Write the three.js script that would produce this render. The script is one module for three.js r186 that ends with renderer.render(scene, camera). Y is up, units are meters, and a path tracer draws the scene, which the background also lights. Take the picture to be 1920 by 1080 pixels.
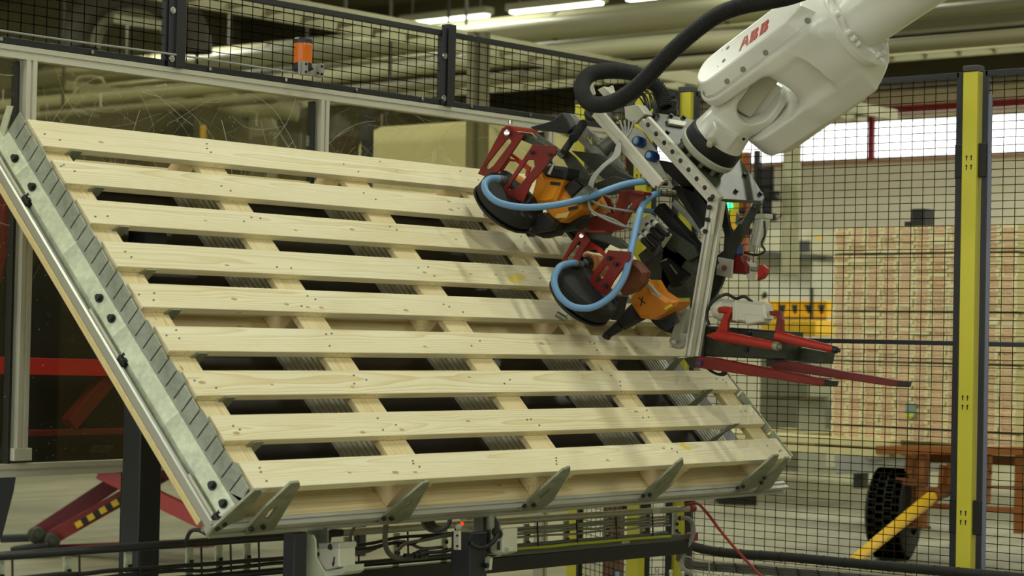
import * as THREE from 'three';
import { RoundedBoxGeometry } from 'three/addons/geometries/RoundedBoxGeometry.js';
import { ConvexGeometry } from 'three/addons/geometries/ConvexGeometry.js';
import { mergeGeometries, toCreasedNormals } from 'three/addons/utils/BufferGeometryUtils.js';
import { RectAreaLightUniformsLib } from 'three/addons/lights/RectAreaLightUniformsLib.js';

// ---------------------------------------------------------------- camera, light, exposure
const scene = new THREE.Scene();
const FOCAL = 4000, PITCH = 0.0223, ROLL = 0.0206, YAW = 0.706, EYE = new THREE.Vector3(0, 1.25, 0);
const camera = new THREE.PerspectiveCamera(2 * Math.atan(540 / FOCAL) * 180 / Math.PI, 1920 / 1080, 0.1, 120);
const cRight = new THREE.Vector3(), cUp = new THREE.Vector3(), cBack = new THREE.Vector3();
{
  const v = new THREE.Vector3(Math.cos(YAW), 0, -Math.sin(YAW)), r = new THREE.Vector3(Math.sin(YAW), 0, Math.cos(YAW)), u = new THREE.Vector3(0, 1, 0);
  const v2 = v.clone().multiplyScalar(Math.cos(PITCH)).addScaledVector(u, Math.sin(PITCH));
  const u2 = u.clone().multiplyScalar(Math.cos(PITCH)).addScaledVector(v, -Math.sin(PITCH));
  cUp.copy(u2).multiplyScalar(Math.cos(ROLL)).addScaledVector(r, -Math.sin(ROLL));
  cRight.copy(r).multiplyScalar(Math.cos(ROLL)).addScaledVector(u2, Math.sin(ROLL));
  cBack.copy(v2).negate();
}
camera.position.copy(EYE);
camera.quaternion.setFromRotationMatrix(new THREE.Matrix4().makeBasis(cRight, cUp, cBack));
camera.filmGauge = 36; camera.focus = 7.4; camera.userData.fStop = 4.0;
camera.updateMatrixWorld(true);
scene.add(camera);

const renderer = new THREE.WebGLRenderer({ antialias: true });
renderer.toneMapping = THREE.LinearToneMapping;
renderer.toneMappingExposure = 1.14;
renderer.shadowMap.enabled = true;
RectAreaLightUniformsLib.init();
scene.background = new THREE.Color(1.0, 1.0, 1.0);
scene.backgroundIntensity = 2.2;
const LAMP_TINT = [0.97, 1.0, 0.85], LAMP_POWER = 104;

// ---------------------------------------------------------------- small helpers
const V = (x, y, z) => new THREE.Vector3(x, y, z);
const EX = V(1, 0, 0), EZ = V(0, 0, 1), UP = V(0, 1, 0);
function rng(seed) { let s = seed >>> 0; return () => { s = (s + 0x6D2B79F5) | 0; let t = Math.imul(s ^ (s >>> 15), 1 | s); t = (t + Math.imul(t ^ (t >>> 7), 61 | t)) ^ t; return ((t ^ (t >>> 14)) >>> 0) / 4294967296; }; }
const ray = (x, y) => V(0, 0, 0).addScaledVector(cRight, (x - 960) / FOCAL).addScaledVector(cUp, -(y - 540) / FOCAL).addScaledVector(cBack, -1);
const at = (x, y, d) => ray(x, y).multiplyScalar(d).add(EYE);            // the point of a line of sight at a distance in front of the lens
const on = (x, y, n, k) => { const r = ray(x, y); return r.multiplyScalar((k - n.dot(EYE)) / n.dot(r)).add(EYE); };   // the same on a plane
const seen = {};
function numbered(name) { const k = (seen[name] = (seen[name] ?? -1) + 1); return k ? `${name}_${String(k).padStart(3, '0')}` : name; }
function tag(o, label, category, group) { o.userData = { label, category }; if (group) o.userData.group = group; return o; }
function mesh(name, geo, mat) { const m = new THREE.Mesh(geo, mat); m.name = name; m.castShadow = m.receiveShadow = true; return m; }
function thing(name, label, category, pos, group) {
  const g = new THREE.Group(); g.name = numbered(name); g.position.copy(pos || V(0, 0, 0)); scene.add(g); tag(g, label, category, group); return g;
}
const worldPos = (o) => { const p = V(0, 0, 0); for (let q = o; q && q !== scene; q = q.parent) p.add(q.position); return p; };
function part(parent, name, geo, mat, label) {                            // geometry in world axes under a thing that is only moved
  const p = worldPos(parent); geo.translate(-p.x, -p.y, -p.z);
  const m = mesh(name, geo, mat); parent.add(m); if (label) m.userData = { label }; return m;
}
function local(parent, name, geo, mat, label) { const m = mesh(name, geo, mat); parent.add(m); if (label) m.userData = { label }; return m; }   // geometry in the thing's own axes
function single(name, label, category, geo, mat, group) {
  geo.computeBoundingBox(); const b = geo.boundingBox, c = V((b.min.x + b.max.x) / 2, b.min.y, (b.min.z + b.max.z) / 2);
  geo.translate(-c.x, -c.y, -c.z); const m = mesh(numbered(name), geo, mat); m.position.copy(c); scene.add(m); return tag(m, label, category, group);
}
function structure(name, geo, mat, parent) { const m = mesh(name, geo, mat); if (!parent) m.userData = { kind: 'structure' }; (parent || scene).add(m); return m; }
const strip = (g) => { const h = g.index ? g.toNonIndexed() : g; for (const k of Object.keys(h.attributes)) if (!['position', 'normal', 'uv'].includes(k)) h.deleteAttribute(k); if (!h.attributes.uv) h.setAttribute('uv', new THREE.BufferAttribute(new Float32Array(h.attributes.position.count * 2), 2)); return h; };
const merge = (list) => mergeGeometries(list.map(strip));
function box(w, h, d, x = 0, y = 0, z = 0, r = 0.002) { const g = r > 0 ? new RoundedBoxGeometry(w, h, d, 1, Math.min(r, w / 2.1, h / 2.1, d / 2.1)) : new THREE.BoxGeometry(w, h, d); return g.translate(x, y, z); }
function basis(x, y, z, o) { return new THREE.Matrix4().makeBasis(x, y, z).setPosition(o); }
function side(dir, hint) { let h = hint ? hint.clone() : UP.clone(); if (Math.abs(h.dot(dir)) > 0.98 * h.length()) h = Math.abs(dir.y) > 0.9 ? EX.clone() : UP.clone(); h.addScaledVector(dir, -h.dot(dir)).normalize(); return h; }
function bar(p, q, w, h, hint, r = 0.002) {                                // a bar between two points: w across, h along the hint
  const d = q.clone().sub(p), L = d.length(); d.normalize(); const y = side(d, hint), z = d.clone().cross(y);
  return box(L, h, w, 0, 0, 0, r).applyMatrix4(basis(d, y, z, p.clone().add(q).multiplyScalar(0.5)));
}
function rod(p, q, r0, r1 = r0, seg = 16) {
  const d = q.clone().sub(p), L = d.length(); d.normalize(); const y = side(d);
  const c = Math.min(0.15 * Math.min(r0, r1), L * 0.1);
  return new THREE.LatheGeometry([[0, 0], [r0 - c, 0], [r0, c], [r1, L - c], [r1 - c, L], [0, L]].map((a) => new THREE.Vector2(Math.max(a[0], 0), a[1])), seg).applyMatrix4(basis(y, d, y.clone().cross(d), p));
}
function lathe(p, d, prof, seg = 32) { const dd = d.clone().normalize(), y = side(dd); return toCreasedNormals(new THREE.LatheGeometry(prof.map((a) => new THREE.Vector2(a[0], a[1])), seg), 0.6).applyMatrix4(basis(y, dd, y.clone().cross(dd), p)); }
function hose(pts, r, seg = 0, radial = 10) { return new THREE.TubeGeometry(new THREE.CatmullRomCurve3(pts, false, 'centripetal'), seg || Math.max(8, pts.length * 8), r, radial, false); }
function bolt(p, n, r = 0.008, h = 0.006) { const d = n.clone().normalize(), y = side(d); return new THREE.CylinderGeometry(r, r, h, 6).translate(0, h / 2, 0).applyMatrix4(basis(y, d, y.clone().cross(d), p)); }
function shape2(pts, holes) {
  const area = (a) => a.reduce((s, p, i) => { const q = a[(i + 1) % a.length]; return s + p[0] * q[1] - q[0] * p[1]; }, 0);
  const P = area(pts) < 0 ? pts.slice().reverse() : pts;
  const s = new THREE.Shape(P.map((p) => new THREE.Vector2(p[0], p[1])));
  for (const h of holes || []) s.holes.push(new THREE.Path((area(h) > 0 ? h.slice().reverse() : h).map((p) => new THREE.Vector2(p[0], p[1]))));
  return s;
}
function extrude(pts, thick, holes, bevel = 0.0015) {                       // in x, y; z from -thick to 0
  const b = Math.min(bevel, thick * 0.3);
  const g = new THREE.ExtrudeGeometry(shape2(pts, holes), { depth: thick - 2 * b, bevelEnabled: b > 0, bevelThickness: b, bevelSize: b, bevelOffset: -b, bevelSegments: 1, curveSegments: 8 });
  return g.translate(0, 0, -thick + b);
}
function plate(n, k, px, thick, holes, bevel) {                            // a plate whose face lies in a plane; outline given by lines of sight
  const z = n.clone().normalize(), x = side(z, EX.clone().addScaledVector(UP, 0.01)), y = z.clone().cross(x), o = on(px[0][0], px[0][1], z, k);
  const f = (p) => { const q = on(p[0], p[1], z, k).sub(o); return [q.dot(x), q.dot(y)]; };
  return extrude(px.map(f), thick, (holes || []).map((h) => h.map(f)), bevel).applyMatrix4(basis(x, y, z, o));
}
const circle = (x, y, r, n = 14, ry = r) => Array.from({ length: n }, (_, i) => [x + r * Math.cos(i / n * 2 * Math.PI), y + ry * Math.sin(i / n * 2 * Math.PI)]);
function hull(pts) { return toCreasedNormals(new ConvexGeometry(pts), 0.5); }
// smooth castings: a distance field meshed with surface nets
function field(f, lo, hi, cell) {
  const n = [0, 1, 2].map((i) => Math.ceil((hi[i] - lo[i]) / cell) + 1), [nx, ny, nz] = n, D = new Float32Array(nx * ny * nz);
  for (let k = 0, i = 0; k < nz; k++) for (let j = 0; j < ny; j++) for (let m = 0; m < nx; m++, i++) D[i] = f(lo[0] + m * cell, lo[1] + j * cell, lo[2] + k * cell);
  const id = new Int32Array(nx * ny * nz).fill(-1), pos = [], idx = [], S = [1, nx, nx * ny];
  const corner = [0, 1, nx, nx + 1, nx * ny, nx * ny + 1, nx * ny + nx, nx * ny + nx + 1];
  const edges = [[0, 1], [2, 3], [4, 5], [6, 7], [0, 2], [1, 3], [4, 6], [5, 7], [0, 4], [1, 5], [2, 6], [3, 7]];
  for (let k = 0; k < nz - 1; k++) for (let j = 0; j < ny - 1; j++) for (let m = 0; m < nx - 1; m++) {
    const i = m + nx * (j + ny * k); let x = 0, y = 0, z = 0, c = 0;
    for (const [a, b] of edges) {
      const p = D[i + corner[a]], q = D[i + corner[b]]; if ((p < 0) === (q < 0)) continue;
      const t = p / (p - q); c++;
      x += (a & 1) + t * ((b & 1) - (a & 1)); y += ((a >> 1) & 1) + t * (((b >> 1) & 1) - ((a >> 1) & 1)); z += (a >> 2) + t * ((b >> 2) - (a >> 2));
    }
    if (c) { id[i] = pos.length / 3; pos.push(lo[0] + (m + x / c) * cell, lo[1] + (j + y / c) * cell, lo[2] + (k + z / c) * cell); }
  }
  for (let k = 1; k < nz - 1; k++) for (let j = 1; j < ny - 1; j++) for (let m = 1; m < nx - 1; m++) {
    const i = m + nx * (j + ny * k);
    for (let d = 0; d < 3; d++) {
      if ((D[i] < 0) === (D[i + S[d]] < 0)) continue;
      const u = S[(d + 1) % 3], v = S[(d + 2) % 3], q = [id[i], id[i - u], id[i - u - v], id[i - v]];
      if (q.some((t) => t < 0)) continue;
      if (D[i] < 0) idx.push(q[0], q[1], q[2], q[0], q[2], q[3]); else idx.push(q[0], q[2], q[1], q[0], q[3], q[2]);
    }
  }
  const N = new Float32Array(pos.length), e = cell * 0.6;
  for (let i = 0; i < pos.length; i += 3) {
    const [x, y, z] = [pos[i], pos[i + 1], pos[i + 2]];
    const g = V(f(x + e, y, z) - f(x - e, y, z), f(x, y + e, z) - f(x, y - e, z), f(x, y, z + e) - f(x, y, z - e)).normalize(); N[i] = g.x; N[i + 1] = g.y; N[i + 2] = g.z;
  }
  const g = new THREE.BufferGeometry(); g.setAttribute('position', new THREE.Float32BufferAttribute(pos, 3)); g.setAttribute('normal', new THREE.BufferAttribute(N, 3)); g.setIndex(idx); return g;
}
const sBox = (x, y, z, cx, cy, cz, hx, hy, hz, r) => { const a = Math.abs(x - cx) - hx + r, b = Math.abs(y - cy) - hy + r, c = Math.abs(z - cz) - hz + r; return Math.hypot(Math.max(a, 0), Math.max(b, 0), Math.max(c, 0)) + Math.min(Math.max(a, b, c), 0) - r; };
const smin = (a, b, k) => { const h = Math.max(k - Math.abs(a - b), 0) / k; return Math.min(a, b) - h * h * k * 0.25; };
const smax = (a, b, k) => -smin(-a, -b, k);

// ---------------------------------------------------------------- textures and materials
const hash = (x, y) => { let h = Math.imul(x | 0, 374761393) + Math.imul(y | 0, 668265263); h = Math.imul(h ^ (h >>> 13), 1274126177); return ((h ^ (h >>> 16)) >>> 0) / 4294967296; };
function noise(x, y) { const i = Math.floor(x), j = Math.floor(y), u = x - i, v = y - j, a = u * u * (3 - 2 * u), b = v * v * (3 - 2 * v); return (hash(i, j) * (1 - a) + hash(i + 1, j) * a) * (1 - b) + (hash(i, j + 1) * (1 - a) + hash(i + 1, j + 1) * a) * b; }
const fbm = (x, y, o = 4) => { let s = 0, a = 0.5; for (let i = 0; i < o; i++) { s += a * noise(x, y); x = x * 2.03 + 17.1; y = y * 2.03 + 5.7; a *= 0.5; } return s / (1 - Math.pow(0.5, o)); };
function texture(w, h, f, srgb = true) {
  const d = new Uint8Array(w * h * 4);
  for (let j = 0, i = 0; j < h; j++) for (let m = 0; m < w; m++, i += 4) { const c = f(m, j); d[i] = Math.max(0, Math.min(255, c[0])); d[i + 1] = Math.max(0, Math.min(255, c[1])); d[i + 2] = Math.max(0, Math.min(255, c[2])); d[i + 3] = 255; }
  const t = new THREE.DataTexture(d, w, h, THREE.RGBAFormat); t.wrapS = t.wrapT = THREE.RepeatWrapping; t.magFilter = THREE.LinearFilter; t.minFilter = THREE.LinearMipmapLinearFilter; t.generateMipmaps = true;
  if (srgb) t.colorSpace = THREE.SRGBColorSpace; t.needsUpdate = true; return t;
}
const mat = (color, roughness = 0.5, metalness = 0, extra = {}) => new THREE.MeshStandardMaterial({ color, roughness, metalness, ...extra });
const lerp3 = (a, b, t) => [a[0] + (b[0] - a[0]) * t, a[1] + (b[1] - a[1]) * t, a[2] + (b[2] - a[2]) * t];
// pine: growth rings cut lengthwise, knots, nail heads
function pineTexture(seed, L, W, opts = {}) {
  const R = rng(seed), w = 1536, h = 96, pith = (R() - 0.5) * 0.1, depth = 0.02 + R() * 0.06, knots = [], nails = opts.nails || [];
  for (let i = 0; i < (opts.knots ?? 3 + Math.floor(R() * 3)); i++) knots.push([R() * L, (0.15 + R() * 0.7) * W, 0.006 + R() * 0.007, R()]);
  const light = opts.light || [236, 229, 196], dark = opts.dark || [214, 197, 146];
  return texture(w, h, (i, j) => {
    let x = i / w * L, y = j / h * W; let kn = 0, pull = 0;
    for (const k of knots) { const dx = (x - k[0]) / 2.2, dy = y - k[1], d = Math.hypot(dx, dy); pull += dy * Math.exp(-d * d / (6 * k[2] * k[2])) * 0.8; if (d * 1.6 < k[2]) kn = Math.max(kn, Math.min(1, (k[2] - d * 1.6) / k[2] * 2.5)); }
    const dz = depth + 0.05 * (noise(x * 0.8 + seed, 3.3) - 0.5) + 0.012 * noise(x * 3 + seed, y * 8);
    const r = Math.hypot((y - pull - W / 2 - pith) * 1.1, dz) / 0.0072 + fbm(x * 5 + seed * 3, y * 60, 2) * 0.5;
    const t = r - Math.floor(r); const ring = Math.pow(t, 2.5) * (t > 0.93 ? (1 - t) / 0.07 : 1);
    const fine = fbm(x * 14 + seed, y * 420, 2) - 0.5, blot = fbm(x * 2.2 + seed * 7, y * 14, 3) - 0.5;
    let c = lerp3(light, dark, Math.max(0, Math.min(1, 0.1 + ring * 0.8 * (0.5 + fbm(x * 1.5, seed, 2)) + fine * 0.35 + blot * 0.5)));
    if (kn) c = lerp3(c, [168, 132, 84], kn * 0.75);
    for (const n of nails) { const dx = x - n[0], dy = y - n[1]; const d = Math.hypot(dx * 0.75 + dy * 0.5, (dy * 0.8 - dx * 0.5) * 1.9); if (d < 0.0062) c = lerp3(c, [70, 60, 42], d < 0.004 ? 0.9 : 0.4); }
    if (opts.yellow) for (const n of opts.yellow) { const d = Math.hypot((x - n[0]) / 1.8, y - n[1]) + (fbm(x * 60, y * 60, 2) - 0.5) * 0.02; if (d < n[2]) c = lerp3(c, [226, 200, 70], 0.75); }
    return c;
  });
}
const roughTex = (() => { const t = texture(256, 256, (i, j) => { const v = 110 + 120 * fbm(i / 18, j / 18, 4); return [v, v, v]; }, false); return t; })();
const galvTex = texture(256, 256, (i, j) => { const s = fbm(i / 9, j / 9, 3), b = fbm(i / 60 + 9, j / 60, 3); const v = 205 + 60 * (b - 0.5) + 34 * (s - 0.5); return [v * 0.97, v, v * 0.93]; });
const steelTex = texture(256, 256, (i, j) => { const s = fbm(i / 30, j / 30, 4), g = noise(i / 2, j / 90); const v = 175 + 46 * (s - 0.5) + 18 * (g - 0.5); return [v * 0.98, v, v * 0.9]; });
const dirtTex = texture(256, 256, (i, j) => { const s = fbm(i / 24, j / 24, 5), q = fbm(i / 6, j / 6, 2); const v = 205 + 70 * (s - 0.5) + (q > 0.72 ? 24 : 0); return [v, v, v]; });
const boxUV = (g, s) => { const p = g.attributes.position, n = g.attributes.normal, u = new Float32Array(p.count * 2); for (let i = 0; i < p.count; i++) { const ax = Math.abs(n.getX(i)), ay = Math.abs(n.getY(i)), az = Math.abs(n.getZ(i)); const [a, b] = ax >= ay && ax >= az ? [p.getZ(i), p.getY(i)] : ay >= az ? [p.getX(i), p.getZ(i)] : [p.getX(i), p.getY(i)]; u[2 * i] = a / s; u[2 * i + 1] = b / s; } g.setAttribute('uv', new THREE.BufferAttribute(u, 2)); return g; };
const M = {
  alu: mat('#b4b5aa', 0.4, 0.45), aluWhite: mat('#c9c8b8', 0.5, 0.35), aluDark: mat('#8d8f88', 0.45, 0.5),
  galv: mat('#f4f6ea', 0.5, 0.25, { map: galvTex }), steel: mat('#d2d2c8', 0.4, 0.45, { map: steelTex }), steelDark: mat('#565b4e', 0.5, 0.6, { map: dirtTex }),
  chrome: mat('#d5d5d2', 0.18, 1), bolt: mat('#26282a', 0.4, 0.4), black: mat('#101113', 0.55), blackGloss: mat('#0d0e10', 0.3), rubber: mat('#1c1c1b', 0.75),
  frameBlack: mat('#17181b', 0.45), frameBlue: mat('#23262e', 0.45), wire: mat('#2a261c', 0.5, 0.2), wireOlive: mat('#a8a04c', 0.5, 0.1), yellow: mat('#d0c83e', 0.45), yellowDeep: mat('#dcae24', 0.45),
  red: mat('#8e1a17', 0.4, 0, { map: dirtTex }), redDark: mat('#7c171b', 0.45, 0, { map: dirtTex }), redBright: mat('#a02318', 0.35), post: mat('#22252b', 0.4),
  orange: mat('#cc8014', 0.38), orangeBrown: mat('#a8641c', 0.45), plateGreen: mat('#7a7e70', 0.42, 0.25, { map: dirtTex }), plateLight: mat('#bcbdb0', 0.45, 0.2, { map: dirtTex }), plateDark: mat('#484c40', 0.45, 0.15, { map: dirtTex }),
  robot: new THREE.MeshPhysicalMaterial({ color: '#dadad0', roughness: 0.34, clearcoat: 0.35, clearcoatRoughness: 0.25 }), robotShade: mat('#b9b8a4', 0.45),
  blueHose: mat('#6590ba', 0.45), blueKnob: mat('#1d3f7c', 0.35), greyCable: mat('#8d8f88', 0.5), cableBlack: mat('#17171a', 0.45), cableGrey: mat('#55554f', 0.5), redCable: mat('#93281c', 0.5), greenYellow: mat('#aab42a', 0.5),
};
// ---------------------------------------------------------------- the hall
const XW = 22.7, ZW = -19.6, X0 = -7, Z0 = 9, CEIL = 5.0;
{
  const floorTex = texture(512, 512, (i, j) => { const a = fbm(i / 120, j / 26, 5), b = fbm(i / 7, j / 7, 2); const v = 138 + 46 * (a - 0.5) + 12 * (b - 0.5) + (hash(i, j) > 0.9985 ? 45 : 0); return [v, v * 0.97, v * 0.76]; });
  const g = box(XW - X0 + 0.6, 0.3, Z0 - ZW + 0.6, (XW + X0) / 2, -0.15, (Z0 + ZW) / 2, 0); boxUV(g, 3.2);
  structure('floor', g, mat('#ffffff', 0.55, 0, { map: floorTex }));
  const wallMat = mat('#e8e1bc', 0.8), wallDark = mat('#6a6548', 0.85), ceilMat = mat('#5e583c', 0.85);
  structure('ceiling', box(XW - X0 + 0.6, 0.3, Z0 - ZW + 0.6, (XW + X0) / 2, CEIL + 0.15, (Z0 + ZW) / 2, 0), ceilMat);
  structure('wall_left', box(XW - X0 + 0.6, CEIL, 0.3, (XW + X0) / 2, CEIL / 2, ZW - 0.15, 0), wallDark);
  structure('wall_near', box(XW - X0 + 0.6, CEIL, 0.3, (XW + X0) / 2, CEIL / 2, Z0 + 0.15, 0), wallMat);
  { // rear wall with its own window band, behind the camera
    const a = -13, b = 7.5, y0 = 1.3, y1 = 4.1;
    structure('wall_rear', merge([box(0.3, y0, Z0 - ZW, X0 - 0.15, y0 / 2, (Z0 + ZW) / 2, 0), box(0.3, CEIL - y1, Z0 - ZW, X0 - 0.15, (CEIL + y1) / 2, (Z0 + ZW) / 2, 0), box(0.3, y1 - y0, a - ZW, X0 - 0.15, (y0 + y1) / 2, (a + ZW) / 2, 0), box(0.3, y1 - y0, Z0 - b, X0 - 0.15, (y0 + y1) / 2, (Z0 + b) / 2, 0)]), wallMat);
    const pane = new THREE.MeshPhysicalMaterial({ color: '#ffffff', roughness: 0.02, transmission: 1, thickness: 0, ior: 1.45 }), frame = mat('#b9b596', 0.6);
    for (let i = 0; i < 6; i++) { const p = a + (b - a) * i / 6, q = a + (b - a) * (i + 1) / 6, w = new THREE.Group(); w.name = `window_${i + 7}`; w.userData = { kind: 'structure' }; scene.add(w); structure('window_pane', box(0.012, y1 - y0, q - p - 0.08, X0 - 0.15, (y0 + y1) / 2, (p + q) / 2, 0), pane, w); structure('window_frame', box(0.08, y1 - y0, 0.08, X0 - 0.15, (y0 + y1) / 2, p + 0.04), frame, w); }
  }
  // far wall with its high band of windows
  const wy0 = 3.5, wy1 = 4.0, wz0 = -17.2, wz1 = -3.0;
  structure('wall_right', merge([box(0.3, wy0, Z0 - ZW, XW + 0.15, wy0 / 2, (Z0 + ZW) / 2, 0), box(0.3, CEIL - wy1, Z0 - ZW, XW + 0.15, (CEIL + wy1) / 2, (Z0 + ZW) / 2, 0),
    box(0.3, wy1 - wy0, wz0 - ZW, XW + 0.15, (wy0 + wy1) / 2, (wz0 + ZW) / 2, 0), box(0.3, wy1 - wy0, Z0 - wz1, XW + 0.15, (wy0 + wy1) / 2, (wz1 + Z0) / 2, 0)]), mat('#f0ead0', 0.8));
  const glass = new THREE.MeshPhysicalMaterial({ color: '#ffffff', roughness: 0.02, transmission: 1, thickness: 0, ior: 1.45 }), red = mat('#9c1f20', 0.5);
  for (let i = 0; i < 6; i++) {
    const a = wz0 + (wz1 - wz0) * i / 6, b = wz0 + (wz1 - wz0) * (i + 1) / 6;
    const w = new THREE.Group(); w.name = `window_${i + 1}`; w.userData = { kind: 'structure' }; scene.add(w);
    structure('window_pane', box(0.012, wy1 - wy0, b - a - 0.06, XW + 0.15, (wy0 + wy1) / 2, (a + b) / 2, 0), glass, w);
    structure('window_frame', merge([box(0.03, wy1 - wy0, 0.035, XW + 0.14, (wy0 + wy1) / 2, a + 0.03), box(0.09, 0.03, b - a, XW + 0.12, wy0 + 0.015, (a + b) / 2), box(0.09, 0.03, b - a, XW + 0.12, wy1 - 0.015, (a + b) / 2)]), mat('#b9b596', 0.6), w);
  }
  // red steel rail above the windows with its droppers
  const beam = thing('red_rail', 'long red steel rail running above the bright high windows', 'rail', V(XW - 0.5, 4.1, -8));
  part(beam, 'rail', box(0.1, 0.08, 15.5, XW - 0.5, 4.03, -9.5), red);
  for (const x of [1634, 2120, 1180]) { const q = on(x, 260, EX, XW - 0.42); part(beam, 'upright', box(0.05, 0.6, 0.08, XW - 0.42, 3.74, q.z), red); }
  part(beam, 'sill_strip', box(0.05, 0.035, 15.5, XW - 0.05, 3.47, -9.5), mat('#b58a72', 0.6));
  structure('ceiling_beam', box(0.5, 0.68, Z0 - ZW - 0.2, XW - 0.25, CEIL - 0.34, (Z0 + ZW) / 2), mat('#4f4a32', 0.8));
  for (let i = 0; i < 5; i++) structure('ceiling_beam', box(0.26, 0.42, Z0 - ZW - 0.4, 4.5 + i * 4.4, CEIL - 0.21, (Z0 + ZW) / 2), mat('#4c472f', 0.8)).name = `ceiling_beam_${String(i + 1).padStart(3, '0')}`;
}
// ---------------------------------------------------------------- fluorescent lamps in rows under the ceiling
{
  const tubeMat = new THREE.MeshStandardMaterial({ color: '#ffffff', emissive: new THREE.Color(...LAMP_TINT), emissiveIntensity: 5, roughness: 0.6 });
  const caseMat = mat('#c8c6b4', 0.5), w = 0.09, l = 1.2;
  const spots = []; for (const x of [-3.9, -0.4, 3.1, 6.6, 10.1, 13.6]) for (const z of [-16.3, -12.4, -8.5, -4.6, -0.7, 3.2]) spots.push([x, z]);
  for (let i = 0; i < 13; i++) spots.push([17.15, -15.65 + 1.55 * i]);
  for (const z of [-7.8, -6.2, -4.6, -3, -1.4, 0.2, 1.8, 3.4]) spots.push([20.2, z]);
  spots.forEach(([x, z]) => {
    const y = CEIL - 0.32, near = x > 17 && x < 18 ? Math.round((z + 15.65) / 1.55) : 9, t = thing('ceiling_lamp', near < 3 ? ['leftmost bright lamp under the ceiling, above the mesh fence post', 'second bright lamp from the left, above the big round air duct', 'third bright lamp from the left, next to the thick black hose'][near] : 'long fluorescent lamp fitting hung under the dark ceiling', 'lamp', V(x, y, z), 'fluorescent lamps in rows under the ceiling');
    local(t, 'housing', box(w + 0.06, 0.08, l + 0.08, 0, 0.05, 0, 0.01), caseMat);
    local(t, 'diffuser', box(w, 0.03, l, 0, 0, 0, 0.008), tubeMat);
    for (const s of [-0.5, 0.5]) local(t, 'hanger', box(0.012, 0.24, 0.012, 0, 0.2, s, 0), caseMat);
    const L = new THREE.RectAreaLight(new THREE.Color(...LAMP_TINT), LAMP_POWER, w, l); L.position.set(0, -0.03, 0); L.rotation.x = -Math.PI / 2; L.name = 'lamp_glow'; t.add(L);
  });
}
// ---------------------------------------------------------------- tilting assembly table and the pallet on it
const TILT = 44.75 * Math.PI / 180, ORG = V(4.1166, 0.8143, -4.4368);
const EV = V(0, Math.sin(TILT), -Math.cos(TILT)), EN = V(0, Math.cos(TILT), Math.sin(TILT));
const T = (u, v, n) => ORG.clone().addScaledVector(EX, u).addScaledVector(EV, v).addScaledVector(EN, n);
const toTable = (p) => { const d = p.clone().sub(ORG); return [d.x, d.dot(EV), d.dot(EN)]; };
const onN = (x, y, n) => toTable(on(x, y, EN, EN.dot(ORG) + n));
const onV = (x, y, v) => toTable(on(x, y, EV, EV.dot(ORG) + v));
function tableThing(name, label, cat, group) { const g = thing(name, label, cat, ORG, group); g.rotation.x = -TILT; return g; }
const SLATS = [[-0.01, 0.091], [0.169, 0.268], [0.344, 0.444], [0.522, 0.625], [0.702, 0.804], [0.872, 0.982], [1.06, 1.168], [1.237, 1.345], [1.404, 1.528]];
const STRINGERS = [0.045, 0.692, 1.384, 2.045, 2.68], LEN = 2.752;
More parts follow.
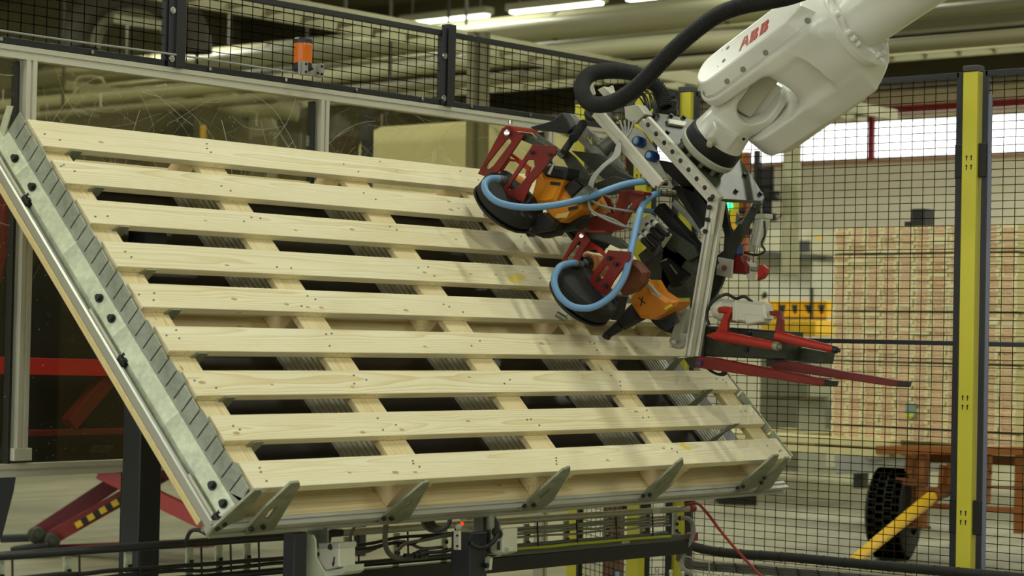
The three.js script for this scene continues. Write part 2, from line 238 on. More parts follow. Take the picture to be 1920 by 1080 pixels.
{
  const R = rng(11), pallet = tableThing('wooden_pallet', 'large new pine pallet of nine slats clamped on the tilting table', 'pallet');
  SLATS.forEach(([a, b], i) => {
    const W = b - a, nails = [];
    STRINGERS.forEach((s) => { const k = 2 + Math.floor(R() * 2); for (let q = 0; q < k; q++) nails.push([s + 0.012 + (R() - 0.5) * 0.09, W * (0.18 + R() * 0.64)]); });
    const tex = pineTexture(20 + i * 7, LEN, W, { nails, knots: 5, yellow: i === 5 ? [[1.86, 0.03, 0.022], [1.9, 0.045, 0.02]] : i === 0 ? [[2.13, 0.088, 0.012], [2.15, 0.075, 0.01]] : null });
    const g = box(LEN, W, 0.024, LEN / 2 - 0.016, (a + b) / 2, -0.012, 0.0025);
    const m = local(pallet, 'slat', g, mat('#ffffff', 0.62, 0, { map: tex, bumpMap: tex, bumpScale: 0.0006 }));
    m.rotation.z = (R() - 0.5) * 0.002; m.position.z = (R() - 0.5) * 0.002;
  });
  const shared = [1, 2, 3].map((k) => mat('#ffffff', 0.66, 0, { map: pineTexture(200 + k * 13, 1.5, 0.12, { knots: 4, light: [226, 212, 168], dark: [204, 180, 124] }) }));
  const endGrain = mat('#d9c49a', 0.75);
  STRINGERS.forEach((s, i) => {
    const w = i === 0 || i === 4 ? 0.1 : 0.122;
    const g = box(1.53, w, 0.022, 0, 0, 0, 0.002).rotateZ(Math.PI / 2).translate(s, 0.76, -0.0355);
    local(pallet, 'stringer', g, shared[i % 3]);
    for (const v of [0.05, 0.765, 1.465]) local(pallet, 'block', box(w, 0.098, 0.094, s, v, -0.0945, 0.003), i % 2 ? endGrain : shared[(i + 1) % 3]);
  });
  [[-0.002, 0.102], [0.7, 0.83], [1.42, 1.525]].forEach(([a, b], i) => local(pallet, 'bottom_board', box(LEN, b - a, 0.023, LEN / 2 - 0.016, (a + b) / 2, -0.1535, 0.002), shared[i]));

  const table = tableThing('tilting_table', 'tilted steel table with comb edged end guards carrying the pine pallet', 'table');
  const ply = mat('#f0e6cc', 0.6, 0, { map: pineTexture(311, 1.6, 0.3, { knots: 0 }) }), film = mat('#1b1512', 0.35);
  local(table, 'base_board', box(2.9, 1.54, 0.022, 1.375, 0.8, -0.192, 0.002), ply, 'pale plywood edge of the base board');
  local(table, 'board_facing', box(2.89, 1.535, 0.003, 1.375, 0.8, -0.1795, 0.0005), film, 'dark film facing on the base board');
  // ribbed aluminium slide strips
  for (const [a, b] of [[0.625, 0.815], [1.34, 1.56], [1.965, 2.17], [2.57, 2.72]]) {
    const pr = [[a, 0]], n = 8; pr.push([a, 0.0115]);
    for (let i = 0; i < n; i++) { const x = a + (b - a) * (i + 0.08) / n, y = a + (b - a) * (i + 0.72) / n; pr.push([x, 0.012], [y, 0.012], [y + 0.001, 0.001], [x + (b - a) / n - 0.001, 0.001]); }
    pr.push([b, 0.0115], [b, 0]);
    const g = extrude(pr, 1.5, null, 0).rotateX(Math.PI / 2).translate(0, 0.04, 0); // now x along u, y up the slope, z off the board
    g.translate(0, 0, -0.1778); local(table, 'ribbed_strip', g, M.aluWhite);
  }
  // rail along the lower edge: a grooved aluminium profile
  const prof = [[-0.045, -0.168], [-0.012, -0.168], [-0.012, -0.13], [-0.024, -0.13], [-0.024, -0.136], [-0.033, -0.136], [-0.033, -0.13], [-0.045, -0.13], [-0.045, -0.143], [-0.039, -0.143], [-0.039, -0.155], [-0.045, -0.155]];
  const rail = (pr, a, b) => extrude(pr, b - a, null, 0.001).applyMatrix4(basis(EV.clone().set(0, 1, 0), V(0, 0, 1), V(1, 0, 0), V(b, 0, 0)));
  local(table, 'lower_rail', rail(prof, -0.1, 2.82), M.alu);
  local(table, 'lower_rail_lip', box(2.9, 0.012, 0.02, 1.36, -0.004, -0.176, 0.002), M.aluDark);
  // left end: channel, profile, folded comb plate with bolts
  const chan = [[0, 0], [0.036, 0], [0.036, 0.006], [0.02, 0.006], [0.02, 0.026], [0.013, 0.03], [0.009, 0.024], [0.006, 0.03], [0, 0.026]];
  local(table, 'side_channel', extrude(chan, 1.6, null, 0.001).rotateX(Math.PI / 2).translate(-0.074, -0.02, -0.178), M.alu);
  for (const [a, b] of [[-0.02, 0.17], [0.62, 0.83], [1.32, 1.54]]) local(table, 'channel_insert', merge([box(0.012, b - a, 0.02, -0.046, (a + b) / 2, -0.16), box(0.008, b - a, 0.014, -0.06, (a + b) / 2, -0.146)]), M.aluWhite);
  for (const v of [0.615, 1.3, 0.0]) local(table, 'clamp_block', merge([box(0.026, 0.04, 0.03, -0.052, v, -0.148, 0.006), bolt(V(-0.05, v + 0.012, -0.134), EZ, 0.008, 0.012), bolt(V(-0.058, v - 0.01, -0.134), EZ, 0.008, 0.01)]), M.black);
  const comb = [[-0.02, -0.085], [1.56, -0.085]], N = 31, pitch = 1.57 / N;
  comb.length = 0; comb.push([-0.012, -0.095]);
  for (let i = 0; i < N; i++) {
    const a = -0.012 + i * pitch, b = a + pitch; const h = -0.004 + 0.006 * Math.sin(i * 1.7);
    comb.push([a + (i ? 0.0034 : 0), i ? -0.07 : -0.04], [a + (i ? 0.0034 : 0), h - (i ? 0.002 : 0.05)], [a + 0.006, h], [b - 0.003, h + 0.002], [b - 0.0008, h], [b - 0.0008, i < N - 1 ? -0.07 : -0.03]);
  }
  comb.push([1.558, -0.095]);
  const yz = (pts, thick, u, holes) => extrude(pts, thick, holes, 0.0008).applyMatrix4(basis(V(0, 1, 0), V(0, 0, 1), V(1, 0, 0), V(u, 0, 0)));   // outline in (v, n), body towards smaller u
  local(table, 'comb_plate', boxUV(yz(comb, 0.0035, -0.03), 0.35), mat('#c9cccc', 0.45, 0.25, { map: galvTex }));
  local(table, 'backing_strip', box(0.004, 1.56, 0.07, -0.025, 0.77, -0.05, 0.0005), mat('#2e2412', 0.8));
  const fold = [[-0.05, -0.2], [-0.036, -0.1], [-0.0335, -0.092], [-0.03, -0.092], [-0.032, -0.1], [-0.046, -0.2]];
  local(table, 'comb_fold', boxUV(extrude([[-0.056, -0.128], [-0.0385, -0.085], [-0.0335, -0.078], [-0.03, -0.078], [-0.0345, -0.085], [-0.052, -0.13]], 1.6, null, 0).rotateX(Math.PI / 2).translate(0, -0.015, 0), 0.35), M.galv);
  local(table, 'comb_foot', boxUV(box(0.004, 1.575, 0.045, -0.045, 0.78, -0.152, 0.001), 0.35), M.galv);
  const bn = V(-0.9, 0, 0.42).normalize();
  for (const v of [0.09, 0.022, 0.75, 0.835, 1.32, 1.45]) local(table, 'bolt', merge([rod(V(-0.044, v, -0.102), V(-0.044, v, -0.102).addScaledVector(bn, 0.006), 0.014), bolt(V(-0.046, v, -0.1), bn, 0.0095, 0.016)]), M.bolt);
  local(table, 'top_gusset', yz([[1.5, -0.16], [1.56, -0.16], [1.61, -0.02], [1.585, 0.0], [1.545, -0.1]], 0.004, -0.04), M.galv);
  // right end comb seen edge on
  for (let i = 0; i < 11; i++) local(table, 'end_tab', box(0.006, 0.062, 0.09, LEN + 0.002 + 0.004 * Math.sin(i * 2.1), 0.035 + i * 0.068, -0.045, 0.0015), M.galv);
  // leaning slotted stops along the lower edge
  const vPlate = (v, px, thick, holes) => { const f = (p) => { const q = onV(p[0], p[1], v); return [q[0], q[2]]; }; return extrude(px.map(f), thick, (holes || []).map((h) => h.map(f)), 0.001).applyMatrix4(basis(V(1, 0, 0), V(0, 0, 1), V(0, -1, 0), V(0, v, 0))); };
  const stops = [
    [[[478, 919], [490, 918], [491, 925], [455, 975], [430, 985], [400, 1003], [388, 1009], [401, 990]], [[405, 1003, 6]]],
    [[[546, 906], [562, 904], [563, 912], [520, 985], [512, 995], [462, 1004], [466, 989], [500, 950]], [[522, 948], [516, 958], [505, 974], [496, 974], [506, 958]]],
    [[[794, 906], [804, 903], [806, 908], [770, 970], [745, 983], [712, 983], [722, 967]], [[776, 934], [770, 947], [757, 957], [757, 949]]],
    [[[1056, 881], [1070, 876], [1069, 886], [1037, 940], [1015, 957], [975, 960], [995, 936]], [[1033, 914], [1029, 922], [1013, 937], [1012, 931]]],
    [[[1270, 868], [1281, 860], [1282, 870], [1250, 920], [1226, 938], [1199, 941], [1214, 921]], [[1250, 897], [1246, 905], [1230, 918], [1230, 912]]],
    [[[1452, 854], [1461, 853], [1456, 866], [1420, 914], [1400, 921], [1376, 926], [1396, 903]], null],
    [[[1474, 859], [1481, 858], [1474, 873], [1447, 915], [1418, 926], [1430, 905]], null],
  ];
  stops.forEach(([px, hole], i) => { const h = hole && hole[0].length === 2 ? [hole] : null; const s = local(table, 'stop_bracket', boxUV(vPlate(-0.054 - (i === 0 ? 0.004 : 0), px, 0.009, h), 0.3), M.steel); const q = onV(px[5][0], px[5][1], -0.054); for (const k of [0.1, 0.55]) { const c = onV(px[5][0] + (px[4][0] - px[5][0]) * k + 4, px[5][1] - 12 + (px[4][1] - px[5][1]) * k, -0.055); local(s, 'bolt', bolt(V(c[0], -0.054, c[2]), V(0, -1, 0), 0.008, 0.009), M.bolt); } });
  // short hooks standing in the gaps at the left, fins at the right
  for (const v of [0.091, 0.268, 0.444, 0.625, 0.804, 0.982, 1.168, 1.345].map((v, i) => [0.162, 0.338, 0.516, 0.696, 0.866, 1.054, 1.231, 1.398][i])) {
    local(table, 'hook', extrude([[0.094, -0.003], [0.133, -0.003], [0.133, -0.012], [0.112, -0.1], [0.112, -0.177], [0.07, -0.177], [0.07, -0.03]], 0.004).applyMatrix4(basis(V(1, 0, 0), V(0, 0, 1), V(0, -1, 0), V(0, v, 0))), M.steel);
  }
  [[0.16, [[1379, 796], [1388, 795], [1360, 812], [1340, 830], [1325, 830]]], [0.338, [[1325, 732], [1337, 731], [1312, 756], [1295, 770], [1282, 770]]], [0.51, [[1270, 673], [1282, 672], [1260, 700], [1240, 712], [1232, 712]]]].forEach(([v, px]) => local(table, 'fin', vPlate(v - 0.002, px, 0.005), M.steel));
}
// ---------------------------------------------------------------- guard fences of the cell
const ZF = -5.622, XF = 7.291, ZY = -5.265;
function grid(o, e, w, h, px = 0.05, py = 0.03, r = 0.0016) {               // wires of a welded mesh: o corner, e the way it runs
  const out = [], n = V(-e.z, 0, e.x);
  for (let x = px / 2; x < w; x += px) out.push(new THREE.CylinderGeometry(r, r, h, 5, 1, true).translate(0, h / 2, 0).applyMatrix4(basis(e, UP, n.clone().negate(), o.clone().addScaledVector(e, x))));
  for (let y = py / 2; y < h; y += py) out.push(new THREE.CylinderGeometry(r, r, w, 5, 1, true).rotateZ(Math.PI / 2).translate(w / 2, y, 0.003).applyMatrix4(basis(e, UP, n.clone().negate(), o)));
  return merge(out);
}
function meshPanel(t, o, e, w, h, s, railMat, mids = []) {                  // frame tubes and wires of one panel
  const p = (x, y) => o.clone().addScaledVector(e, x).addScaledVector(UP, y);
  part(t, 'frame_tube', bar(p(0, 0), p(0, h), s, s, e), railMat); part(t, 'frame_tube', bar(p(w, 0), p(w, h), s, s, e), railMat);
  part(t, 'top_rail', bar(p(0, h - s / 2), p(w, h - s / 2), s, s, UP), railMat); part(t, 'bottom_rail', bar(p(0, s / 2), p(w, s / 2), s, s, UP), railMat);
  for (const y of mids) part(t, 'middle_rail', bar(p(0, y), p(w, y), s * 0.8, s * 0.8, UP), railMat);
  part(t, 'wire_mesh', grid(o, e, w, h), h > 1 ? M.wireOlive : M.wire);
}
{ // aluminium framed fence behind the table, clear panels below, black mesh panels on top
  const t = thing('machine_fence', 'aluminium framed guard fence with scratched clear panels behind the pallet', 'fence', V(4, 0, ZF));
  const groove = (a, b, front, up) => { // grooved profile bar
    const d = b.clone().sub(a).normalize(), L = a.distanceTo(b), s = 0.0205, k = 0.0045, pr = [];
    pr.push([-s, -s], [s, -s], [s, -k], [s - 0.006, -k], [s - 0.006, k], [s, k], [s, s], [-s, s], [-s, k], [-s + 0.006, k], [-s + 0.006, -k], [-s, -k]);
    return extrude(pr, L, null, 0.001).applyMatrix4(basis(front, front.clone().cross(d).negate(), d, b));
  };
  const A = M.aluWhite;
  part(t, 'top_beam', groove(V(3.2, 2.117, ZF + 0.02), V(7.25, 2.117, ZF + 0.02), EZ), A);
  part(t, 'bottom_beam', groove(V(3.2, 0.79, ZF + 0.02), V(7.25, 0.79, ZF + 0.02), EZ), A);
  for (const x of [4.165, 5.475, 6.785]) { part(t, 'post', groove(V(x, x < 4.3 ? 0.86 : 0.05, ZF + 0.02), V(x, 2.097, ZF + 0.02), EZ), A); part(t, 'edge_seal', box(0.012, 1.28, 0.03, x - 0.04, 1.45, ZF + 0.01), M.black); }
  part(t, 'post_foot', box(0.07, 0.04, 0.05, 4.165, 0.84, ZF + 0.02), A);
  // scratched clear panels
  const scratch = (seed) => {
    const w = 1024, h = 1024, c = document.createElement('canvas'); c.width = w; c.height = h; const x = c.getContext('2d'), R = rng(seed);
    x.fillStyle = '#fff'; x.fillRect(0, 0, w, h);
    for (let i = 0; i < 60; i++) {
      const f = i < 9 ? 0.06 + R() * 0.08 : 0.12 + R() * R() * 0.6, g = Math.round(255 * (1 - f)); x.strokeStyle = `rgb(${g},${g},${g})`; x.lineWidth = 0.8 + R() * (i < 9 ? 14 : 1.6);
      let px = R() * w, py = R() * h * 0.42, a = (R() - 0.5) * 1.2 + (R() < 0.3 ? 1.1 : 0), b = (R() - 0.5) * 0.09; x.beginPath(); x.moveTo(px, py);
      const n = 8 + R() * 46; for (let k = 0; k < n; k++) { a += b + (R() - 0.5) * 0.14; b *= 0.985; px += 7 * Math.cos(a); py += 7 * Math.sin(a); x.lineTo(px, py); } x.stroke();
    }
    for (let i = 0; i < 420; i++) { const g = 120 + R() * 90; x.fillStyle = `rgb(${g},${g},${g})`; x.fillRect(R() * w, R() * h, 1 + R() * 2.5, 1 + R() * 3); }
    for (let i = 0; i < 9; i++) { x.fillStyle = 'rgba(120,120,120,0.45)'; x.fillRect(R() * w, R() * h * 0.5, 6 + R() * 8, 26 + R() * 22); }
    const tx = new THREE.CanvasTexture(c); tx.wrapS = tx.wrapT = THREE.ClampToEdgeWrapping; return tx;
  };
  [[3.2, 4.14], [4.19, 5.45], [5.5, 6.76], [6.81, 7.25]].forEach(([a, b], i) => {
    const g = box(b - a, 1.29, 0.006, (a + b) / 2, 1.452, ZF + 0.005, 0);
    part(t, 'clear_panel', g, new THREE.MeshPhysicalMaterial({ color: '#f1efdf', roughness: 0.06, transmission: 1, thickness: 0, ior: 1.45, transmissionMap: scratch(60 + i * 5) }));
  });
  // mesh panels bolted on the beam
  const U = thing('mesh_fence', 'black welded mesh panels bolted on top of the aluminium fence', 'fence', V(4, 2.14, ZF));
  for (const [a, b] of [[3.2, 4.72], [4.79, 6.105], [6.155, 7.35]]) {
    meshPanel(U, V(a, 2.139, ZF + 0.03), EX, b - a, 0.292, 0.021, M.frameBlack);
    for (let x = a + 0.12; x < b; x += 0.36) part(U, 'bolt', bolt(V(x, 2.15, ZF + 0.041), EZ, 0.007, 0.005), M.chrome);
  }
  for (const x of [4.757, 6.13]) {
    part(U, 'post', box(0.042, 0.32, 0.042, x + 0.012, 2.297, ZF + 0.035, 0.003), M.frameBlack); part(U, 'clip_plate', box(0.024, 0.3, 0.006, x - 0.024, 2.292, ZF + 0.044), M.frameBlue);
    for (const y of [2.165, 2.33]) part(U, 'lock_bolt', merge([rod(V(x - 0.024, y, ZF + 0.046), V(x - 0.024, y, ZF + 0.052), 0.012), bolt(V(x - 0.024, y, ZF + 0.05), EZ, 0.006, 0.006)]), M.chrome);
  }
  part(U, 'cable', hose([V(3.2, 2.18, ZF + 0.05), V(4.2, 2.175, ZF + 0.05), V(4.8, 2.18, ZF + 0.052), V(5.38, 2.178, ZF + 0.05)], 0.004, 40, 6), M.greyCable);
  // amber beacon clipped to the mesh
  const q = at(568, 100, 7.72), B = thing('beacon_lamp', 'amber signal beacon with black cap on the mesh fence', 'beacon', q.clone().setY(q.y - 0.12));
  const amber = new THREE.MeshPhysicalMaterial({ color: '#e07a12', roughness: 0.2, transmission: 0.3, thickness: 0, emissive: '#c24a04', emissiveIntensity: 0.1 });
  const prof = [[0, 0], [0.034, 0]]; for (let i = 0; i <= 8; i++) prof.push([0.0335 + (i % 2) * 0.0012, 0.004 + i * 0.008]); prof.push([0.033, 0.072], [0, 0.072]);
  part(B, 'lens', lathe(q.clone().setY(q.y - 0.036), UP, prof), amber);
  part(B, 'cap', lathe(q.clone().setY(q.y + 0.036), UP, [[0, 0], [0.036, 0], [0.036, 0.012], [0.028, 0.02], [0, 0.021]]), M.frameBlue);
  part(B, 'socket', lathe(q.clone().setY(q.y - 0.066), UP, [[0, 0], [0.03, 0], [0.034, 0.006], [0.034, 0.03], [0, 0.03]]), M.frameBlue);
  const bm = mat('#8f9085', 0.6), bq = at(583, 131, 7.72);
  part(B, 'bracket', merge([box(0.1, 0.045, 0.012, bq.x - 0.01, bq.y, bq.z), box(0.016, 0.05, 0.03, bq.x + 0.035, bq.y, bq.z + 0.01), box(0.016, 0.05, 0.03, bq.x - 0.045, bq.y, bq.z + 0.01)]), bm);
  for (const [dx, dy] of [[-0.05, 0.014], [-0.05, -0.014], [0.03, 0.014], [0.03, -0.014], [-0.02, 0], [0.01, -0.012]]) part(B, 'screw', bolt(V(bq.x + dx, bq.y + dy, bq.z + 0.024), EZ, 0.005, 0.005), M.bolt);
}
{ // mesh fence on the right with yellow posts
  const e = V(0, 0, 1);
  const names = [['welded mesh fence panel between the corner post and the tall yellow post'], ['welded mesh fence panel at the right beyond the tall yellow post']];
  [[ZY + 0.05, -3.985], [-3.875, -2.4]].forEach(([a, b], i) => { const t = thing('mesh_fence', names[i][0], 'fence', V(XF, 0.1, (a + b) / 2)); meshPanel(t, V(XF, 0.1, a), e, b - a, 2.19, 0.022, M.frameBlue, [1.155]);
    if (i === 1) part(t, 'edge_plate', box(0.004, 2.0, 0.016, XF - 0.008, 1.2, a + 0.022), mat('#6f7488', 0.4)); });
  const yellowPost = (name, x, z, label, h = 2.3) => {
    const t = thing(name, label, 'post', V(x, 0, z));
    part(t, 'tube', box(0.05, h - 0.012, 0.062, x, (h - 0.012) / 2, z, 0.003), M.yellow); part(t, 'cap', box(0.054, 0.024, 0.066, x, h, z, 0.004), mat('#3c3d3c', 0.5));
    part(t, 'foot_plate', box(0.14, 0.012, 0.14, x, 0.006, z), M.yellow);
    for (const y of [1.93, 1.965, 1.055, 1.02, 0.62, 0.585].map((y) => y)) for (const k of [-0.011, 0.009]) part(t, 'keyhole', merge([rod(V(x - 0.0245, y, z + k), V(x - 0.0256, y, z + k), 0.0042, 0.0042, 10), box(0.001, 0.014, 0.004, x - 0.0252, y - 0.008, z + k, 0)]), M.black);
    for (const y of [1.95, 0.6]) for (const s of [-1, 1]) part(t, 'bracket', box(0.032, 0.13, 0.034, x, y, z + s * 0.05, 0.004), M.black);
    return t;
  };
  yellowPost('fence_post', XF, -3.93, 'tall yellow fence post at the right in front of the board stack');
  yellowPost('fence_post', XF, ZY, 'yellow corner fence post partly hidden behind the white robot wrist');
  // line of fence closing the cell behind the robot, two more posts
  const p1 = at(1086, 640, 9.5), p2 = at(1199, 640, 8.9), c = V(XF, 0, ZY);
  yellowPost('fence_post', p1.x, p1.z, 'leftmost of the yellow posts behind the cable trays, beside the rear fence');
  yellowPost('fence_post', p2.x, p2.z, 'yellow post behind the cable tray ends, between two dark framed panels');
  const gap = (a, b, label) => { const d = b.clone().sub(a).setY(0), L = d.length(); d.normalize(); const o = a.clone().addScaledVector(d, 0.05).setY(0.1), t = thing('mesh_fence', label, 'fence', o.clone()); meshPanel(t, o, d, L - 0.1, 2.19, 0.022, M.frameBlue, [1.155]); };
  gap(p1, p2, 'mesh fence panel behind the cable trays between the two left yellow posts');
  gap(p2, c, 'narrow mesh fence panel just left of the yellow corner post');
}
// ---------------------------------------------------------------- white robot arm
const RA = V(0, 0.49, 0.872).normalize(), RB = (() => { const b0 = V(0, -RA.z, RA.y), c0 = V(-1, 0, 0), f = 55 * Math.PI / 180; return b0.multiplyScalar(Math.cos(f)).addScaledVector(c0, -Math.sin(f)); })(), RC = RA.clone().cross(RB);
if (RC.x > 0) RC.negate();
const RW = on(1395, 215, EX, 6.5);
const rp = (a, b, c) => RW.clone().addScaledVector(RA, a).addScaledVector(RB, b).addScaledVector(RC, c);
const RM = basis(RA, RB, RC, RW), rotR = RA.clone().cross(RB).dot(RC) > 0;
const rgeo = (g) => { if (!rotR && g.index) { const k = g.index.array; for (let i = 0; i < k.length; i += 3) { const t = k[i]; k[i] = k[i + 1]; k[i + 1] = t; } } return g.applyMatrix4(RM); };
{
  const rob = thing('industrial_robot', 'white industrial robot arm reaching down from the upper right with red lettering', 'robot', rp(0, 0, 0));
  const CC = -0.12, BC = 0.045;
  // forearm casting with its two fork arms
  const casting = (a, b, c) => {
    const rt = Math.hypot(b - BC, c - CC);
    let d = sBox(a, b, c, 0.34, BC + 0.012, CC, 0.17, 0.185, 0.135, 0.07);                       // main block
    d = smin(d, Math.max(rt - 0.162 - Math.max(0, (a - 0.3)) * 0.0, Math.abs(a - 0.43) - 0.07), 0.06);
    const tip1 = Math.hypot(a, c - CC), w = 0.118;
    const arm = (b0, h, end) => { const q = Math.max(Math.abs(b - b0) - h, 0), r = a < 0 ? Math.max(tip1 - end, 0) : Math.max(Math.abs(c - CC) - end - Math.min(a, 0.3) * 0.05, a - 0.42, 0); return Math.hypot(q, r) + Math.min(0, Math.max(Math.abs(b - b0) - h, a < 0 ? tip1 - end : Math.max(Math.abs(c - CC) - end, a - 0.42))) - 0.012; };
    d = smin(d, arm(-0.1, 0.012, 0.1), 0.035);
    d = smin(d, arm(0.178, 0.045, 0.112), 0.05);
    const cav = Math.max(Math.hypot(Math.max(a - 0.1, 0), (b - 0.028)) - 0.098, -0.14 - a);
    return smax(d, -Math.max(cav, c - 0.2), 0.012);
  };
  local(rob, 'forearm_casting', rgeo(field(casting, [-0.16, -0.2, -0.3], [0.56, 0.3, 0.06], 0.0075)).translate(-RW.x, -RW.y, -RW.z), M.robot);
  // outer covers of the fork arms
  const lidShape = (e, l, r0) => { const o = []; for (let i = 0; i <= 10; i++) { const t = Math.PI / 2 + i / 10 * Math.PI; o.push([r0 * 0.95 * Math.cos(t) + 0.0, r0 * Math.sin(t)]); } o.push([l, -r0], [l + 0.05, -r0 * 0.45], [l + 0.05, r0 * 0.55], [l - 0.03, r0]); return o; };
  const lid = (b0, b1, sgn, l, k = 1) => { // sloping sides: loft from the parting line to the outer face
    const rings = [[b0, 0.105], [b0 + (b1 - b0) * 0.25, 0.103], [b0 + (b1 - b0) * 0.82, 0.079], [b0 + (b1 - b0) * 0.95, 0.072], [b1, 0.064]].map(([b, r]) => lidShape(0, l - (0.105 - r) * 0.7, r).map(([a, c]) => [a - (0.105 - r) * 0.1, b, c * k + CC]));
    const n = rings[0].length, pos = [], idx = [];
    rings.forEach((r) => r.forEach((p) => pos.push(...p)));
    for (let k = 0; k < rings.length - 1; k++) for (let i = 0; i < n; i++) { const p = k * n + i, q = k * n + (i + 1) % n; if (sgn > 0) idx.push(p, q, p + n, q, q + n, p + n); else idx.push(p, p + n, q, q, p + n, q + n); }
    const c0 = pos.length / 3, last = (rings.length - 1) * n; pos.push(0.12, b1, CC); for (let i = 0; i < n; i++) { const p = last + i, q = last + (i + 1) % n; if (sgn > 0) idx.push(p, q, c0); else idx.push(p, c0, q); }
    const g = new THREE.BufferGeometry(); g.setAttribute('position', new THREE.Float32BufferAttribute(pos, 3)); g.setIndex(idx); if (!rotR) { const k = g.index.array; for (let i = 0; i < k.length; i += 3) { const t = k[i]; k[i] = k[i + 1]; k[i + 1] = t; } } g.applyMatrix4(RM); return toCreasedNormals(g, 0.3);
  };
  part(rob, 'arm_cover', lid(-0.122, -0.178, -1, 0.42), M.robot, 'outer cover carrying the red letters');
  part(rob, 'arm_cover', lid(0.222, 0.278, 1, 0.4, 1.12), M.robot);
  // red letters on the cover, each a raised decal of strokes split by thin gaps
  const letter = (ch) => {
    const B = [[[0, 0], [0.4, 0], [0.4, 0.46], [0, 0.46]], [[0, 0.52], [0.4, 0.52], [0.4, 1], [0, 1]], [[0.46, 0], [0.72, 0], [0.86, 0.1], [0.9, 0.26], [0.84, 0.42], [0.76, 0.46], [0.46, 0.46]], [[0.46, 0.52], [0.74, 0.52], [0.84, 0.62], [0.86, 0.76], [0.8, 0.92], [0.68, 1], [0.46, 1]]];
    const A = [[[0, 0], [0.2, 0], [0.29, 0.3], [0.46, 0.3], [0.46, 0.46], [0.1, 0.46]], [[0.12, 0.52], [0.46, 0.52], [0.46, 0.66], [0.4, 0.66], [0.46, 0.84], [0.46, 1], [0.32, 1]], [[0.52, 0.3], [0.72, 0.3], [0.8, 0], [1, 0], [0.9, 0.46], [0.52, 0.46]], [[0.52, 0.52], [0.88, 0.52], [0.68, 1], [0.52, 1], [0.52, 0.84], [0.6, 0.66], [0.52, 0.66]]];
    return ch === 'A' ? A : B;
  };
  const up = RC.clone().negate(), alongA = RA.clone(), out = RB.clone().negate();
  'ABB'.split('').forEach((ch, i) => {
    const h = 0.06, w = 0.045, g = merge(letter(ch).map((pl) => extrude(pl.map(([x, y]) => [x * w + y * 0.012, y * h]), 0.0012, null, 0)));
    const o = rp(0.142 + i * 0.05, -0.1792, CC + 0.036);
    part(rob, 'letter', g.applyMatrix4(basis(alongA, up, out, o)), M.redBright, `red letter ${ch} on the white cover`);
  });
  for (const [a, c, r] of [[0.085, -0.157, 0.009], [0.066, -0.098, 0.009], [0.056, -0.168, 0.003], [0.036, -0.09, 0.003]]) part(rob, 'cover_plug', rod(rp(a, -0.177, c), rp(a, -0.1786, c), r), mat('#76766c', 0.6));
  for (const [a, b, c] of [[0.44, -0.14, -0.03], [0.24, -0.14, -0.022], [0.13, -0.14, -0.022], [0.05, -0.14, -0.022], [-0.06, -0.14, -0.05]]) part(rob, 'bolt_recess', rod(rp(a, b, c - 0.006), rp(a, b - 0.004, c + 0.002), 0.011), mat('#8b8b7e', 0.5));
  // upper arm tube and its bolted ring
  const ax = (a) => rp(a, BC, CC);
  part(rob, 'arm_tube', lathe(ax(0.5), RA, [[0.103, 0], [0.103, 0.02], [0.106, 0.05], [0.12, 0.5], [0.135, 1.1], [0, 1.1]], 48), M.robot);
  part(rob, 'ring_flange', lathe(ax(0.485), RA, [[0, 0], [0.165, 0], [0.172, 0.004], [0.172, 0.026], [0.168, 0.031], [0.109, 0.031], [0.107, 0.022]], 64), M.robot);
  for (const deg of [28, 17, 6, -42, -58, -66, 60, 100, 140, 180, 220, 260]) { const t = (deg + 90) * Math.PI / 180, q = ax(0.515).addScaledVector(RB, 0.14 * Math.cos(t) * 1).addScaledVector(RC, 0.14 * Math.sin(t)); part(rob, 'ring_bolt', merge([rod(q, q.clone().addScaledVector(RA, 0.02), 0.0105), rod(q.clone().addScaledVector(RA, 0.02), q.clone().addScaledVector(RA, 0.0205), 0.005)]), M.robot); }
  // wrist between the fork arms
  const P5 = rp(0.02, 0.025, CC), down = EN.clone().negate();
  const wx = RB.clone().addScaledVector(EN, -RB.dot(EN)).normalize(), wy = EN.clone(), wz = wx.clone().cross(wy);
  const WM = basis(wx, wy, wz, P5), fz = wz.dot(RC) > 0 ? 1 : -1;
  const wrist = (x, y, z) => { // x between the arms, y along the flange axis (0 at the pivot, negative towards the tool)
    const r = Math.hypot(x, z), rp5 = Math.hypot(y, z);
    let d = Math.max(r - 0.088 - Math.max(0, -y - 0.1) * 0.15, y + 0.06, -0.225 - y);
    d = smin(d, sBox(x, y, z, 0, -0.02, 0, 0.092, 0.09, 0.075, 0.03), 0.04);
    d = smin(d, Math.max(rp5 - 0.085, Math.abs(x) - 0.095), 0.03);
    d = smin(d, sBox(x, y, z, -0.035, -0.17, 0.07 * fz, 0.05, 0.035, 0.035, 0.012), 0.012);
    const hole = Math.max(Math.hypot(x, Math.max(-(y + 0.01), 0)) - 0.066, 0.02 - z * fz);
    return smax(d, -hole, 0.008);
  };
  local(rob, 'wrist_casting', field(wrist, [-0.13, -0.25, -0.14], [0.13, 0.12, 0.14], 0.006).applyMatrix4(WM).translate(-RW.x, -RW.y, -RW.z), M.robot);
  const wq = (x, y, z) => P5.clone().addScaledVector(wx, x).addScaledVector(wy, y).addScaledVector(wz, z * fz);
  part(rob, 'gear_cover', bar(wq(-0.01, -0.07, 0.012), wq(-0.01, 0.13, 0.0), 0.075, 0.085, wx, 0.01), M.robotShade);
  part(rob, 'cover_plug', rod(wq(0.035, -0.13, 0.096), wq(0.035, -0.13, 0.102), 0.014), M.robotShade); part(rob, 'cover_plug', rod(wq(0.035, -0.13, 0.1), wq(0.035, -0.13, 0.1035), 0.006), M.black);
